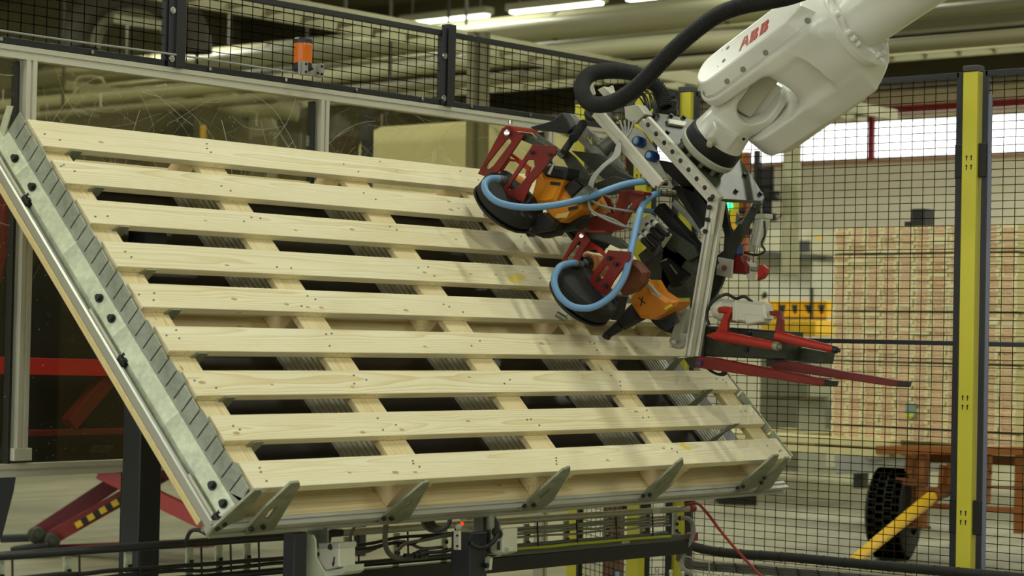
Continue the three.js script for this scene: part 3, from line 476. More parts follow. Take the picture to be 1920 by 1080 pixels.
  part(rob, 'fitting', merge([rod(wq(-0.062, -0.19, 0.08), wq(-0.066, -0.2, 0.115), 0.016), rod(wq(-0.066, -0.2, 0.1), wq(-0.07, -0.21, 0.125), 0.012)]), M.robotShade);
  part(rob, 'sealing_ring', lathe(wq(0, -0.212, 0), down, [[0, 0], [0.104, 0], [0.113, 0.006], [0.115, 0.048], [0.112, 0.054], [0, 0.054]], 56), M.black);
  part(rob, 'tool_flange', lathe(wq(0, -0.266, 0), down, [[0, 0], [0.115, 0], [0.118, 0.004], [0.113, 0.026], [0.104, 0.034], [0, 0.04]], 56), M.robotShade);
  for (let i = 0; i < 10; i++) { const t = i / 10 * 2 * Math.PI, c = wq(0.094 * Math.cos(t), -0.295, 0.094 * Math.sin(t)); part(rob, 'flange_bolt', rod(c, c.clone().addScaledVector(down, 0.03), 0.009), M.steel); }
}
// ---------------------------------------------------------------- nailing tool on the robot flange
const N = (x, y, n) => on(x, y, EN, EN.dot(ORG) + n);
const NX = V(-1, 0, 0);
const px = (X, pts, thick, holes, bevel) => plate(NX, -X, pts, thick, holes, bevel);            // plate in a plane across the table's length
const pn = (n, pts, thick, holes, bevel) => plate(EN, EN.dot(ORG) + n, pts, thick, holes, bevel);
const X = (x, y, k) => on(x, y, EX, k);
{
  const t = thing('nailing_tool', 'tool frame of steel plates and aluminium rails bolted under the white robot wrist', 'tool', N(1340, 320, 0.615));
  part(t, 'flange_plate', boxUV(pn(0.613, [[1206, 224], [1224, 210], [1262, 217], [1312, 227], [1345, 262], [1392, 303], [1412, 333], [1434, 370], [1428, 377], [1395, 375], [1348, 373]], 0.016), 0.5), mat('#62665a', 0.42, 0.2, { map: dirtTex }));
  for (const [x, y] of [[1223, 219], [1257, 219], [1281, 222], [1250, 250], [1281, 262], [1308, 321], [1395, 330], [1336, 354], [1424, 365], [1379, 360]]) part(t, 'bolt', bolt(N(x, y, 0.613), EN, 0.0085, 0.012), M.bolt);
  part(t, 'joint_plate', pn(0.625, [[1253, 222], [1288, 228], [1284, 236], [1255, 231]], 0.01), M.aluWhite);
  // bolted rail along the edge of the flange plate
  part(t, 'bolted_rail', merge([bar(N(1213, 224, 0.63), N(1350, 375, 0.63), 0.024, 0.03, EN), bar(N(1203, 228, 0.6), N(1341, 382, 0.6), 0.02, 0.03, EN)]), M.aluWhite);
  for (let i = 0; i < 9; i++) { const f = 0.06 + i * 0.11; part(t, 'bolt', bolt(N(1207 + 138 * f, 226 + 153 * f, 0.632), V(-0.8, 0.3, 0.5), 0.008, 0.012), M.bolt); }
  part(t, 'side_plate', px(6.46, [[1168, 252], [1190, 238], [1206, 247], [1214, 259], [1232, 284], [1236, 306], [1256, 340], [1262, 352], [1250, 352], [1164, 262]], 0.008), M.aluWhite);
  part(t, 'dark_web', px(6.5, [[1206, 238], [1216, 234], [1345, 385], [1335, 430], [1318, 440], [1258, 350], [1300, 346], [1250, 285]], 0.05), M.black);
  part(t, 'valve_body', merge([px(6.47, [[1236, 300], [1262, 306], [1300, 345], [1302, 362], [1280, 352], [1240, 316]], 0.04), px(6.47, [[1275, 350], [1300, 348], [1330, 392], [1322, 412], [1300, 400]], 0.04)]), M.blackGloss);
  // second profile and the black guide below it
  part(t, 'profile_beam', merge([bar(N(1122, 208, 0.545), N(1240, 346, 0.545), 0.018, 0.03, EN), bar(N(1114, 214, 0.525), N(1230, 350, 0.525), 0.014, 0.02, EN)]), M.aluWhite);
  part(t, 'linear_guide', bar(N(1236, 388, 0.42), N(1338, 500, 0.42), 0.045, 0.04, EN), M.black); part(t, 'linear_guide', bar(N(1120, 196, 0.46), N(1166, 262, 0.46), 0.05, 0.03, EN), M.black);
  part(t, 'guide_rail', bar(N(1264, 378, 0.45), N(1330, 446, 0.45), 0.02, 0.024, EN), M.alu);
  for (const [x, y] of [[1262, 404], [1300, 442], [1318, 462]]) part(t, 'bolt', bolt(N(x, y, 0.445), EN, 0.011, 0.008), M.bolt);
  // upright profile at the outer end
  const a = X(1339, 377, 6.44), b = X(1291, 668, 6.37);
  part(t, 'upright_profile', merge([bar(a, b, 0.028, 0.03, NX, 0.003), bar(a.clone().add(V(0.03, 0, 0.012)), b.clone().add(V(0.03, 0, 0.012)), 0.03, 0.02, NX, 0.003)]), M.aluWhite);
  part(t, 'profile_groove', bar(a.clone().add(V(-0.0156, 0, 0)), b.clone().add(V(-0.0156, 0, 0)), 0.007, 0.002, NX, 0.0005), M.aluDark);
  part(t, 'corner_plate', px(6.42, [[1326, 378], [1334, 372], [1346, 376], [1336, 440], [1329, 444], [1315, 440], [1312, 430], [1320, 424]], 0.008), M.aluWhite);
  for (const [x, y] of [[1331, 389], [1328, 412], [1324, 434], [1333, 374]]) part(t, 'bolt', bolt(X(x, y, 6.412), NX, 0.0095, 0.01), M.bolt);
  // forked dark strut
  part(t, 'forked_strut', boxUV(px(6.6, [[1344, 371], [1357, 371], [1368, 424], [1375, 441], [1383, 433], [1411, 382], [1426, 381], [1399, 430], [1388, 452], [1378, 478], [1362, 508], [1352, 535], [1330, 572], [1317, 580], [1326, 540], [1338, 495], [1345, 478], [1356, 470], [1358, 440], [1344, 392]], 0.014), 0.5), M.plateDark);
  for (const [x, y] of [[1353, 383], [1414, 391], [1338, 484]]) part(t, 'bolt', bolt(X(x, y, 6.586), NX, 0.008, 0.008), M.bolt);
  part(t, 'eye_plate', px(6.66, [...circle(1392, 396, 11, 14, 12).slice(0, 8), [1378, 420], [1390, 428], [1401, 402]].map((p) => p), 0.012), M.alu);
  part(t, 'eye_bush', merge([rod(X(1391, 395, 6.64), X(1391, 395, 6.652), 0.012), rod(X(1391, 395, 6.63), X(1391, 395, 6.645), 0.006)]), M.bolt);
  part(t, 'dark_web', px(6.64, [[1372, 440], [1384, 420], [1396, 420], [1383, 445]], 0.03), M.plateDark);
  // small lifting cylinder
  part(t, 'lift_cylinder', merge([rod(X(1433, 408, 6.7), X(1420, 462, 6.7), 0.024), rod(X(1424, 408, 6.72), X(1408, 470, 6.72), 0.014), box(0.05, 0.018, 0.05).translate(...X(1432, 406, 6.7).toArray())]), M.aluWhite);
  part(t, 'cylinder_rod', rod(X(1419, 462, 6.7), X(1412, 505, 6.7), 0.007), M.chrome);
  part(t, 'cylinder_cable', hose([X(1433, 414, 6.66), X(1434, 440, 6.66), X(1428, 458, 6.66), X(1434, 470, 6.66), X(1420, 478, 6.66), X(1396, 474, 6.66)], 0.0045), M.cableBlack);
  part(t, 'blue_fitting', lathe(X(1384, 478, 6.62), UP, [[0, 0], [0.016, 0], [0.019, 0.004], [0.019, 0.038], [0.014, 0.042], [0, 0.042]]), M.blueKnob);
  part(t, 'red_clamp', merge([px(6.6, [[1378, 478], [1390, 478], [1394, 490], [1400, 498], [1399, 512], [1372, 512], [1372, 496]], 0.045, null, 0.006), rod(X(1371, 505, 6.62), X(1400, 507, 6.62), 0.016)]), M.red);
  part(t, 'clamp_plate', px(6.58, [[1346, 482], [1374, 487], [1371, 522], [1342, 515]], 0.01, null), M.aluWhite);
  part(t, 'clamp_plate', px(6.62, [[1399, 490], [1411, 494], [1409, 525], [1400, 523]], 0.03), M.aluWhite);
  part(t, 'red_cap', merge([rod(X(1358, 502, 6.572), X(1358, 502, 6.58), 0.0105), rod(X(1358, 502, 6.569), X(1358, 502, 6.573), 0.005)]), M.red);
  part(t, 'red_hook', px(6.6, [[1420, 499], [1428, 496], [1436, 503], [1436, 512], [1428, 522], [1418, 526], [1419, 512]], 0.03, null, 0.006), M.redBright);
  part(t, 'pin', rod(X(1408, 504, 6.62), X(1422, 506, 6.62), 0.009), M.steel);
  // lower beam, end plate, motor, cranks and long red fingers
  part(t, 'end_plate', px(6.47, [[1305, 606], [1323, 609], [1318, 672], [1297, 668]], 0.02, [[[1304.5, 611], [1317, 612], [1316, 629], [1303, 627]], circle(1308, 637, 4.6, 12, 5), circle(1306, 652, 4.6, 12, 5)]), M.plateDark);
  part(t, 'box_beam', boxUV(merge([px(6.48, [[1319, 611], [1477, 622], [1472, 675], [1316, 668]], 0.11, null, 0.006), px(6.56, [[1440, 640], [1545, 660], [1541, 681], [1470, 676]], 0.08, null, 0.004)]), 0.4), M.steelDark);
  part(t, 'beam_bracket', merge([px(6.475, [[1282, 672], [1300, 668], [1318, 672], [1312, 686], [1302, 690], [1294, 690]], 0.02), px(6.5, [[1436, 672], [1470, 676], [1468, 688], [1436, 686]], 0.02)]), M.plateDark);
  for (const [x, y] of [[1337, 622], [1405, 626], [1400, 655]]) part(t, 'bolt', bolt(X(x, y, 6.48), NX, 0.011, 0.009), M.bolt);
  part(t, 'drive_motor', merge([rod(X(1352, 582, 6.46), X(1440, 588, 6.46), 0.042, 0.042, 20), rod(X(1343, 580, 6.45), X(1358, 581, 6.45), 0.036, 0.036, 20), px(6.41, [[1375, 562], [1432, 569], [1436, 598], [1400, 606], [1376, 602]], 0.06, null, 0.008), px(6.405, [[1372, 566], [1380, 564], [1382, 603], [1372, 601]], 0.05, null, 0.004), px(6.406, [[1392, 588], [1432, 590], [1430, 604], [1398, 610]], 0.04, null, 0.006), px(6.45, [[1338, 560], [1350, 558], [1362, 564], [1356, 600], [1340, 596]], 0.04, null, 0.006)]), M.aluWhite);
  part(t, 'motor_cable', hose([X(1330, 610, 6.42), X(1325, 590, 6.42), X(1336, 566, 6.42), X(1362, 552, 6.44), X(1380, 560, 6.44), X(1395, 556, 6.44), X(1410, 566, 6.44)], 0.006), M.cableBlack);
  part(t, 'crank', merge([px(6.4, [[1350, 577], [1356, 574], [1370, 576], [1371, 584], [1364, 600], [1362, 624], [1342, 622], [1352, 600], [1357, 586]], 0.02, null, 0.003), rod(X(1350, 581, 6.42), X(1364, 582, 6.4), 0.012)]), M.redBright);
  part(t, 'crank', merge([px(6.42, [[1441, 583], [1463, 583], [1466, 600], [1467, 626], [1453, 640], [1452, 620], [1456, 594], [1443, 591]], 0.02, null, 0.003)]), M.red);
  part(t, 'push_rod', merge([rod(X(1345, 628, 6.4), X(1456, 649, 6.4), 0.02, 0.015), px(6.41, [[1322, 629], [1348, 619], [1400, 640], [1440, 655], [1400, 648], [1350, 641]], 0.012)]), M.redBright);
  part(t, 'rod_end', merge([rod(X(1451, 648, 6.4), X(1460, 650, 6.4), 0.0165), bolt(X(1459, 650, 6.4), V(0, -0.1, 1), 0.009, 0.012)]), M.steel);
  part(t, 'push_rod', rod(X(1456, 630, 6.42), X(1563, 655, 6.42), 0.02, 0.013), M.redBright);
  part(t, 'rod_end', merge([rod(X(1562, 655, 6.42), X(1570, 657, 6.42), 0.0125), bolt(X(1569, 657, 6.42), V(0, -0.1, 1), 0.007, 0.012)]), M.bolt);
  part(t, 'red_finger', px(6.4, [[1303, 674], [1309, 669], [1338, 671], [1546, 712], [1545, 723], [1532, 723], [1310, 690], [1302, 685]], 0.035, null, 0.003), M.red);
  part(t, 'finger_tip', px(6.402, [[1544, 713], [1565, 715], [1562, 724], [1543, 723]], 0.03), M.blackGloss);
  part(t, 'red_finger', px(6.46, [[1438, 684], [1470, 677], [1684, 714], [1683, 725], [1668, 724], [1450, 692]], 0.035, null, 0.003), M.redDark);
  part(t, 'finger_tip', px(6.462, [[1681, 715], [1702, 716], [1699, 726], [1681, 725]], 0.03), M.blackGloss);
  part(t, 'bolt', bolt(X(1313, 681, 6.4), NX, 0.011, 0.008), M.blueKnob);
  part(t, 'rubber_ring', new THREE.TorusGeometry(0.034, 0.009, 10, 28).applyMatrix4(basis(V(0, 0, 1), EV, V(-1, 0, 0), X(1341, 690, 6.5))), M.rubber);
  // grey clamp beside the lower nail gun
  part(t, 'silver_clamp', merge([px(6.44, [[1266, 574], [1280, 571], [1287, 580], [1284, 600], [1279, 625], [1282, 645], [1270, 655], [1258, 652], [1252, 640], [1262, 610], [1268, 592]], 0.04, null, 0.008), rod(X(1270, 577, 6.43), X(1278, 578, 6.41), 0.018), rod(X(1262, 640, 6.43), X(1264, 641, 6.41), 0.01)]), M.alu);
  // carrier plates between the rails and the guns
  part(t, 'carrier_plate', boxUV(px(6.42, [[1054, 211], [1078, 214], [1100, 238], [1135, 272], [1172, 312], [1162, 335], [1124, 302], [1082, 262], [1064, 250], [1072, 240], [1068, 226]], 0.012, [[[1098, 255], [1106, 256], [1124, 272], [1122, 277], [1108, 270]]]), 0.5), M.plateLight);
  part(t, 'black_shroud', px(6.3, [[993, 238], [1010, 233], [1030, 228], [1044, 219], [1054, 211], [1062, 222], [1071, 242], [1063, 251], [1020, 245], [1000, 243]], 0.05, null, 0.004), M.black);
  part(t, 'carrier_plate', px(6.28, [[993, 243], [1003, 248], [1046, 278], [1060, 290], [1052, 298], [1010, 262]], 0.01), M.plateGreen);
  part(t, 'carrier_plate', boxUV(px(6.3, [[1046, 282], [1060, 280], [1078, 296], [1110, 336], [1104, 350], [1086, 348], [1062, 310]], 0.012), 0.5), M.plateDark);
  part(t, 'carrier_plate', px(6.36, [[1070, 282], [1120, 288], [1160, 320], [1190, 335], [1180, 352], [1150, 350], [1110, 318]], 0.02), M.plateDark);
  part(t, 'carrier_plate', px(6.34, [[1105, 348], [1150, 330], [1180, 338], [1182, 358], [1140, 366], [1112, 362]], 0.03), M.plateDark);
  part(t, 'damper', merge([rod(N(1090, 236, 0.42), N(1056, 286, 0.34), 0.014), ...Array.from({ length: 8 }, (_, i) => rod(N(1093 - i * 2.4, 232 + i * 3.6, 0.43 - i * 0.005), N(1092 - i * 2.4, 234 + i * 3.6, 0.43 - i * 0.005), 0.018))]), M.rubber);
  part(t, 'round_bush', merge([rod(N(1108, 215, 0.47), N(1112, 210, 0.49), 0.03), rod(N(1112, 210, 0.49), N(1113, 209, 0.495), 0.012)]), M.steelDark);
  part(t, 'olive_cylinder', merge([rod(N(1128, 282, 0.4), N(1160, 258, 0.47), 0.032), rod(N(1150, 300, 0.36), N(1130, 318, 0.33), 0.02)]), M.plateGreen);
  part(t, 'lower_housing', boxUV(merge([px(6.42, [[1196, 478], [1215, 462], [1240, 448], [1262, 440], [1300, 468], [1312, 500], [1312, 558], [1238, 558], [1226, 540]], 0.06, [[[1245, 440], [1254, 450], [1270, 462], [1268, 468], [1252, 460]].map(([x, y]) => [x, y + 6])]), px(6.4, [[1230, 430], [1250, 428], [1300, 462], [1308, 480], [1290, 490], [1250, 455]], 0.02)]), 0.5), M.plateDark);
  part(t, 'black_cover', px(6.41, [[1232, 490], [1250, 482], [1294, 515], [1276, 535], [1256, 540]], 0.05, null, 0.01), M.blackGloss);
  part(t, 'cover_strip', rod(X(1257, 496, 6.41), X(1270, 514, 6.41), 0.004), M.plateGreen);
  // blue pressure knobs
  for (const [x, y] of [[1192, 264], [1216, 291]]) {
    const q = X(x, y, 6.42), k = part(t, 'pressure_knob', lathe(q, NX.clone().add(V(0, 0.12, 0)), [[0, -0.045], [0.019, -0.045], [0.021, -0.04], [0.021, -0.004], [0.019, 0.0], [0.011, 0.0015], [0, 0.0015]]), M.blueKnob);
    part(k, 'knob_face', lathe(q.clone().add(V(-0.0016, 0, 0)), NX.clone().add(V(0, 0.12, 0)), [[0, 0], [0.012, 0], [0.01, 0.0015], [0, 0.0015]]), mat('#8fb2d6', 0.4));
  }
  // brass ended fittings at the top
  for (const [x, y] of [[1160, 212], [1183, 206]]) { const q = N(x, y, 0.52); part(t, 'cable_gland', merge([rod(q, q.clone().add(V(0, 0.05, 0)), 0.016), rod(q.clone().add(V(0, -0.03, 0)), q, 0.01)]), M.plateGreen); part(t, 'gland_nut', merge([rod(q.clone().add(V(0, -0.026, 0)), q.clone().add(V(0, -0.012, 0)), 0.0135, 0.0135, 6), rod(q.clone().add(V(0, -0.044, 0)), q.clone().add(V(0, -0.032, 0)), 0.012, 0.012, 6)]), mat('#a89a6a', 0.3, 0.9)); }
  part(t, 'manifold', merge([px(6.44, [[1120, 168], [1132, 162], [1160, 190], [1150, 202]], 0.05), px(6.44, [[1170, 200], [1196, 196], [1210, 214], [1190, 232], [1172, 222]], 0.05)]), M.aluWhite);
  for (const [x, y] of [[1104, 156], [1143, 163], [1150, 178]]) { const q = N(x, y, 0.56); part(t, 'pale_tab', bar(q, q.clone().add(V(0.0, -0.05, 0.02)), 0.03, 0.01, EX), mat('#d8d3c2', 0.5)); }
  const R = rng(5); for (let i = 0; i < 8; i++) part(t, 'thin_cable', hose([N(1160 + i * 4, 190 + (i % 3) * 3, 0.53), N(1172 + i * 6, 165 + R() * 14, 0.58), N(1196 + i * 5, 172 + R() * 10, 0.58), N(1212 + i * 2, 200 + R() * 12, 0.55)], 0.0032), M.cableBlack);
  part(t, 'hose_socket', merge([rod(X(1253, 186, 6.72), X(1250, 214, 6.72), 0.04), rod(X(1251, 204, 6.72), X(1250, 214, 6.72), 0.046, 0.046, 8)]), M.black);
  // valve block with black plugs
  part(t, 'valve_block', boxUV(px(6.34, [[1202, 410], [1216, 402], [1252, 440], [1236, 464], [1220, 460], [1186, 436]], 0.03), 0.4), M.aluWhite);
  for (const [x, y, dx, dy] of [[1212, 420, 30, 28], [1222, 414, 30, 26], [1196, 440, 28, 28], [1206, 432, 30, 28]]) { const q = X(x, y, 6.32), w = X(x + dx, y + dy, 6.3); const k = part(t, 'valve_plug', merge([rod(q.clone().lerp(w, 0.35), w, 0.012), rod(q, q.clone().lerp(w, 0.4), 0.008)]), M.cableBlack); part(k, 'plug_ring', rod(q.clone().lerp(w, 0.15), q.clone().lerp(w, 0.32), 0.0115), (x + y) % 2 ? mat('#c9b92e', 0.4) : mat('#c4c4b8', 0.4)); }
  for (let i = 0; i < 4; i++) part(t, 'thin_cable', hose([X(1238 + i * 2, 458 + i * 3, 6.28), X(1226 - i, 480 + i * 2, 6.27), X(1206, 496 + i * 2, 6.26), X(1182 - i * 2, 500 + i * 3, 6.26)], 0.004), M.cableBlack);
  // brass couplings for the blue hoses
  for (const [x, y] of [[1238, 341], [1254, 362]]) part(t, 'hose_coupling', merge([rod(X(x - 14, y, 6.36), X(x + 14, y + 1, 6.4), 0.013), rod(X(x - 4, y, 6.37), X(x + 6, y, 6.385), 0.017, 0.017, 6)]), mat('#5c5a48', 0.35, 0.8));
}
// four nail guns
function drum(t, c, r, h, ribs) {
  part(t, 'magazine', lathe(c, EN, [[0, 0], [r * 0.94, 0], [r, 0.008], [r, h - 0.01], [r * 0.97, h], [r * 0.5, h + 0.004], [0, h + 0.004]], 48), M.rubber);
  part(t, 'magazine_lid', lathe(c.clone().addScaledVector(EN, -0.022), EN, [[0, 0], [r * 0.9, 0], [r * 1.03, 0.012], [r * 1.02, 0.018], [0, 0.018]], 48), M.black);
  if (ribs) { const g = []; for (let i = 0; i < 64; i++) { const f = i / 64 * 2 * Math.PI, q = c.clone().addScaledVector(EX, r * Math.cos(f)).addScaledVector(EV, r * Math.sin(f)); g.push(rod(q.clone().addScaledVector(EN, 0.01), q.clone().addScaledVector(EN, h * 0.72), 0.0035, 0.0035, 6)); } part(t, 'magazine_ribs', merge(g), M.rubber); }
}
{
  const t = thing('nail_gun', 'upper front nail gun with smooth black magazine and two red frames', 'nail gun', N(985, 430, 0.06));
  drum(t, N(946, 388, 0.13), 0.128, 0.06, false);
  part(t, 'red_frame', px(6.02, [[941, 240], [949, 236], [982, 254], [969, 273], [938, 318], [922, 335], [895, 326]], 0.008, [[[949, 262], [955, 260], [958, 266], [924, 311], [914, 318], [909, 313], [930, 286]], [[902, 320], [906, 318], [911, 322], [905, 328]]], 0.002), M.red);
  part(t, 'red_arch', px(6.06, [[952, 285], [960, 288], [978, 301], [995, 314], [988, 332], [984, 330], [986, 318], [966, 303], [954, 302], [940, 322], [934, 322], [944, 300]], 0.008, [[[954, 292], [958, 293], [966, 299], [955, 298]]]), M.redBright);
  part(t, 'red_link', px(6.03, [[947, 235], [993, 242], [993, 248], [950, 243]], 0.05), M.redBright);
  part(t, 'pivot_bolt', merge([rod(X(950, 249, 6.0), X(953, 250, 6.02), 0.012), bolt(X(957, 233, 6.02), UP, 0.009, 0.014)]), M.chrome);
  part(t, 'dark_arm', px(6.04, [[946, 244], [990, 250], [1004, 262], [1040, 282], [1036, 292], [1000, 272], [975, 262], [950, 256]], 0.02), M.plateDark);
  part(t, 'red_frame', px(5.98, [[998, 271], [1042, 274], [1041, 288], [1027, 308], [1008, 330], [996, 344], [980, 379], [960, 372], [939, 360]], 0.008, [[[989, 300], [1000, 300], [1002, 312], [985, 333], [972, 350], [958, 357], [951, 354], [964, 336]]], 0.002), M.red);
  for (const [x, y] of [[998, 286], [1031, 290], [1033, 304]]) part(t, 'bolt', bolt(X(x, y, 5.972), NX, 0.008, 0.007), M.bolt);
  part(t, 'body', px(6.05, [[1004, 319], [1012, 320], [1020, 331], [1054, 337], [1047, 358], [1039, 378], [1022, 382], [1004, 381], [994, 366], [1000, 345]], 0.1, null, 0.012), M.orange);
  part(t, 'cylinder_cap', px(6.06, [[1012, 316], [1028, 309], [1062, 316], [1058, 338], [1040, 336], [1020, 331]], 0.09, null, 0.01), M.black);
  part(t, 'air_motor', merge([rod(X(946, 333, 6.1), X(955, 338, 6.2), 0.028), rod(X(940, 334, 6.06), X(948, 334, 6.1), 0.014)]), M.blackGloss);
  part(t, 'motor_body', rod(X(955, 338, 6.16), X(972, 344, 6.24), 0.03), M.orange);
  part(t, 'small_tube', rod(X(1038, 306, 6.04), X(1029, 327, 6.02), 0.006), M.alu);
  part(t, 'label_plate', px(6.046, [[1032, 340], [1051, 342], [1049, 348], [1031, 346]], 0.002), M.black);
  part(t, 'nail_feed', merge([rod(X(985, 372, 6.0), X(995, 378, 6.05), 0.022), px(6.06, [[985, 378], [1006, 372], [1002, 400], [992, 414], [980, 410]], 0.05)]), M.bolt);
  part(t, 'nose', px(6.05, [[998, 402], [1020, 398], [1040, 418], [1030, 432], [1000, 436], [992, 420]], 0.04, null, 0.006), M.bolt); part(t, 'nose_tip', rod(N(985, 428, 0.075), N(1003, 432, 0.1), 0.014), M.bolt); part(t, 'nose_tip', rod(N(996, 438, 0.05), N(1004, 430, 0.08), 0.018), M.bolt);
  part(t, 'guide_wheel', merge([rod(X(911, 402, 5.98), X(915, 402, 6.0), 0.011), rod(X(914, 395, 6.0), X(922, 396, 6.02), 0.012), bar(X(916, 396, 6.0), X(922, 404, 6.0), 0.006, 0.008, EX)]), M.steel);
}
{
  const t = thing('nail_gun', 'orange nail gun right of the upper smooth magazine with black side panel and worn label', 'nail gun', N(1000, 435, 0.06));
  part(t, 'body', px(6.08, [[1048, 358], [1056, 351], [1068, 372], [1090, 382], [1087, 392], [1070, 404], [1048, 417], [1031, 412], [1020, 394], [1028, 378], [1040, 362]], 0.1, null, 0.012), M.orange);
  part(t, 'side_panel', px(6.074, [[1054, 350], [1076, 333], [1094, 350], [1070, 371]], 0.09, null, 0.006), M.blackGloss);
  part(t, 'panel_rim', px(6.072, [[1071, 372], [1094, 350], [1103, 358], [1104, 367], [1088, 383], [1074, 380]], 0.08, null, 0.004), M.plateGreen);
  const c = document.createElement('canvas'); c.width = 256; c.height = 96; const x = c.getContext('2d'); x.fillStyle = '#1a1612'; x.fillRect(0, 0, 256, 96); x.fillStyle = '#d8c9a0'; x.font = 'bold 46px sans-serif'; x.fillText('STCR', 30, 64); x.fillRect(190, 20, 40, 60);
  part(t, 'label_plate', px(6.066, [[1065, 389], [1084, 385], [1082, 392], [1066, 396]], 0.002), M.black);
  part(t, 'label_plate', px(6.066, [[1044, 401], [1068, 397], [1062, 408], [1040, 409]], 0.002), mat('#c9b06a', 0.5));
  part(t, 'nose', px(6.12, [[1040, 412], [1060, 412], [1040, 440], [1016, 446], [1000, 440], [1020, 425]], 0.05, null, 0.006), M.black); part(t, 'nose_tip', rod(N(990, 438, 0.05), N(1012, 430, 0.1), 0.016), M.bolt);
  part(t, 'handle', merge([px(6.14, [[1060, 410], [1090, 395], [1096, 410], [1080, 430], [1040, 436]], 0.05, null, 0.01)]), M.black);
}
{
  const t = thing('nail_gun', 'rear nail gun with brownish red frame and round orange motor, seen between the cables', 'nail gun', N(1100, 440, 0.06));
  drum(t, N(1098, 436, 0.1), 0.1, 0.04, true);
  part(t, 'red_frame', px(6.26, [[1162, 357], [1200, 357], [1212, 361], [1204, 378], [1180, 404], [1168, 430], [1120, 440], [1088, 420], [1108, 405], [1150, 402]], 0.01, [[[1180, 380], [1186, 381], [1172, 402], [1163, 404]]], 0.002), mat('#8e3320', 0.5, 0, { map: dirtTex }));
  part(t, 'red_link', px(6.24, [[1178, 356], [1208, 360], [1206, 366], [1180, 362]], 0.05), M.red);
  part(t, 'motor_body', merge([rod(X(1118, 383, 6.3), X(1132, 388, 6.38), 0.032), rod(X(1114, 381, 6.28), X(1118, 383, 6.3), 0.022)]), M.orange);
  part(t, 'red_arch', px(6.3, [[1128, 364], [1142, 372], [1150, 388], [1148, 400], [1142, 392], [1134, 376]], 0.008), M.redDark);
  part(t, 'body', px(6.3, [[1136, 398], [1156, 396], [1150, 420], [1130, 432], [1110, 424]], 0.08, null, 0.01), mat('#6a2a1a', 0.5));
}
{
  const t = thing('nail_gun', 'lower front nail gun with ribbed black magazine, red frames and brown body', 'nail gun', N(1090, 600, 0.06));
  drum(t, N(1088, 562, 0.13), 0.125, 0.066, true);
  part(t, 'red_link', px(6.12, [[1088, 431], [1134, 432], [1134, 437], [1091, 436]], 0.05), M.red);
  part(t, 'red_frame', px(6.1, [[1083, 434], [1092, 433], [1106, 452], [1094, 470], [1080, 505], [1058, 506], [1047, 498]], 0.008, [[[1086, 452], [1089, 455], [1073, 486], [1063, 490], [1062, 484]]], 0.002), M.red);
  part(t, 'red_arch', px(6.14, [[1102, 452], [1110, 455], [1128, 466], [1137, 482], [1130, 480], [1116, 468], [1100, 470], [1090, 474], [1098, 462]], 0.008), M.redBright);
  part(t, 'red_foot', px(6.09, [[1057, 505], [1064, 503], [1100, 532], [1097, 538]], 0.03), M.red);
  part(t, 'red_frame', px(6.06, [[1140, 469], [1182, 472], [1182, 484], [1166, 506], [1150, 528], [1138, 551], [1118, 546], [1096, 537]], 0.008, [[[1134, 498], [1139, 498], [1141, 504], [1124, 529], [1114, 532], [1118, 522]]], 0.002), M.red);
  for (const [x, y] of [[1142, 484], [1154, 495], [1136, 536]]) part(t, 'bolt', bolt(X(x, y, 6.052), NX, 0.009, 0.007), M.bolt);
  part(t, 'pivot_bolt', rod(X(1090, 442, 6.085), X(1092, 443, 6.1), 0.009), M.chrome);
  part(t, 'dark_arm', px(6.13, [[1092, 436], [1134, 440], [1160, 446], [1180, 466], [1160, 466], [1130, 452], [1100, 447]], 0.02), M.plateDark);
  part(t, 'air_motor', merge([rod(X(1092, 496, 6.12), X(1102, 495, 6.17), 0.028, 0.031), rod(X(1081, 493, 6.09), X(1092, 496, 6.12), 0.012)]), M.blackGloss);
  part(t, 'motor_body', rod(X(1102, 495, 6.16), X(1128, 500, 6.28), 0.04), M.orangeBrown);
  part(t, 'body', px(6.12, [[1184, 486], [1196, 494], [1210, 510], [1204, 530], [1190, 545], [1164, 554], [1156, 540], [1166, 515]], 0.05, null, 0.014), mat('#5e2f14', 0.5));
  part(t, 'nose', merge([px(6.14, [[1144, 552], [1164, 556], [1158, 585], [1146, 600], [1134, 596], [1136, 575]], 0.05, null, 0.008)]), M.rubber);
  part(t, 'guide_wheel', merge([rod(X(1043, 588, 6.0), X(1060, 598, 6.02), 0.011), bar(X(1046, 590, 5.99), X(1063, 599, 6.0), 0.012, 0.01, EX)]), M.steel);
}
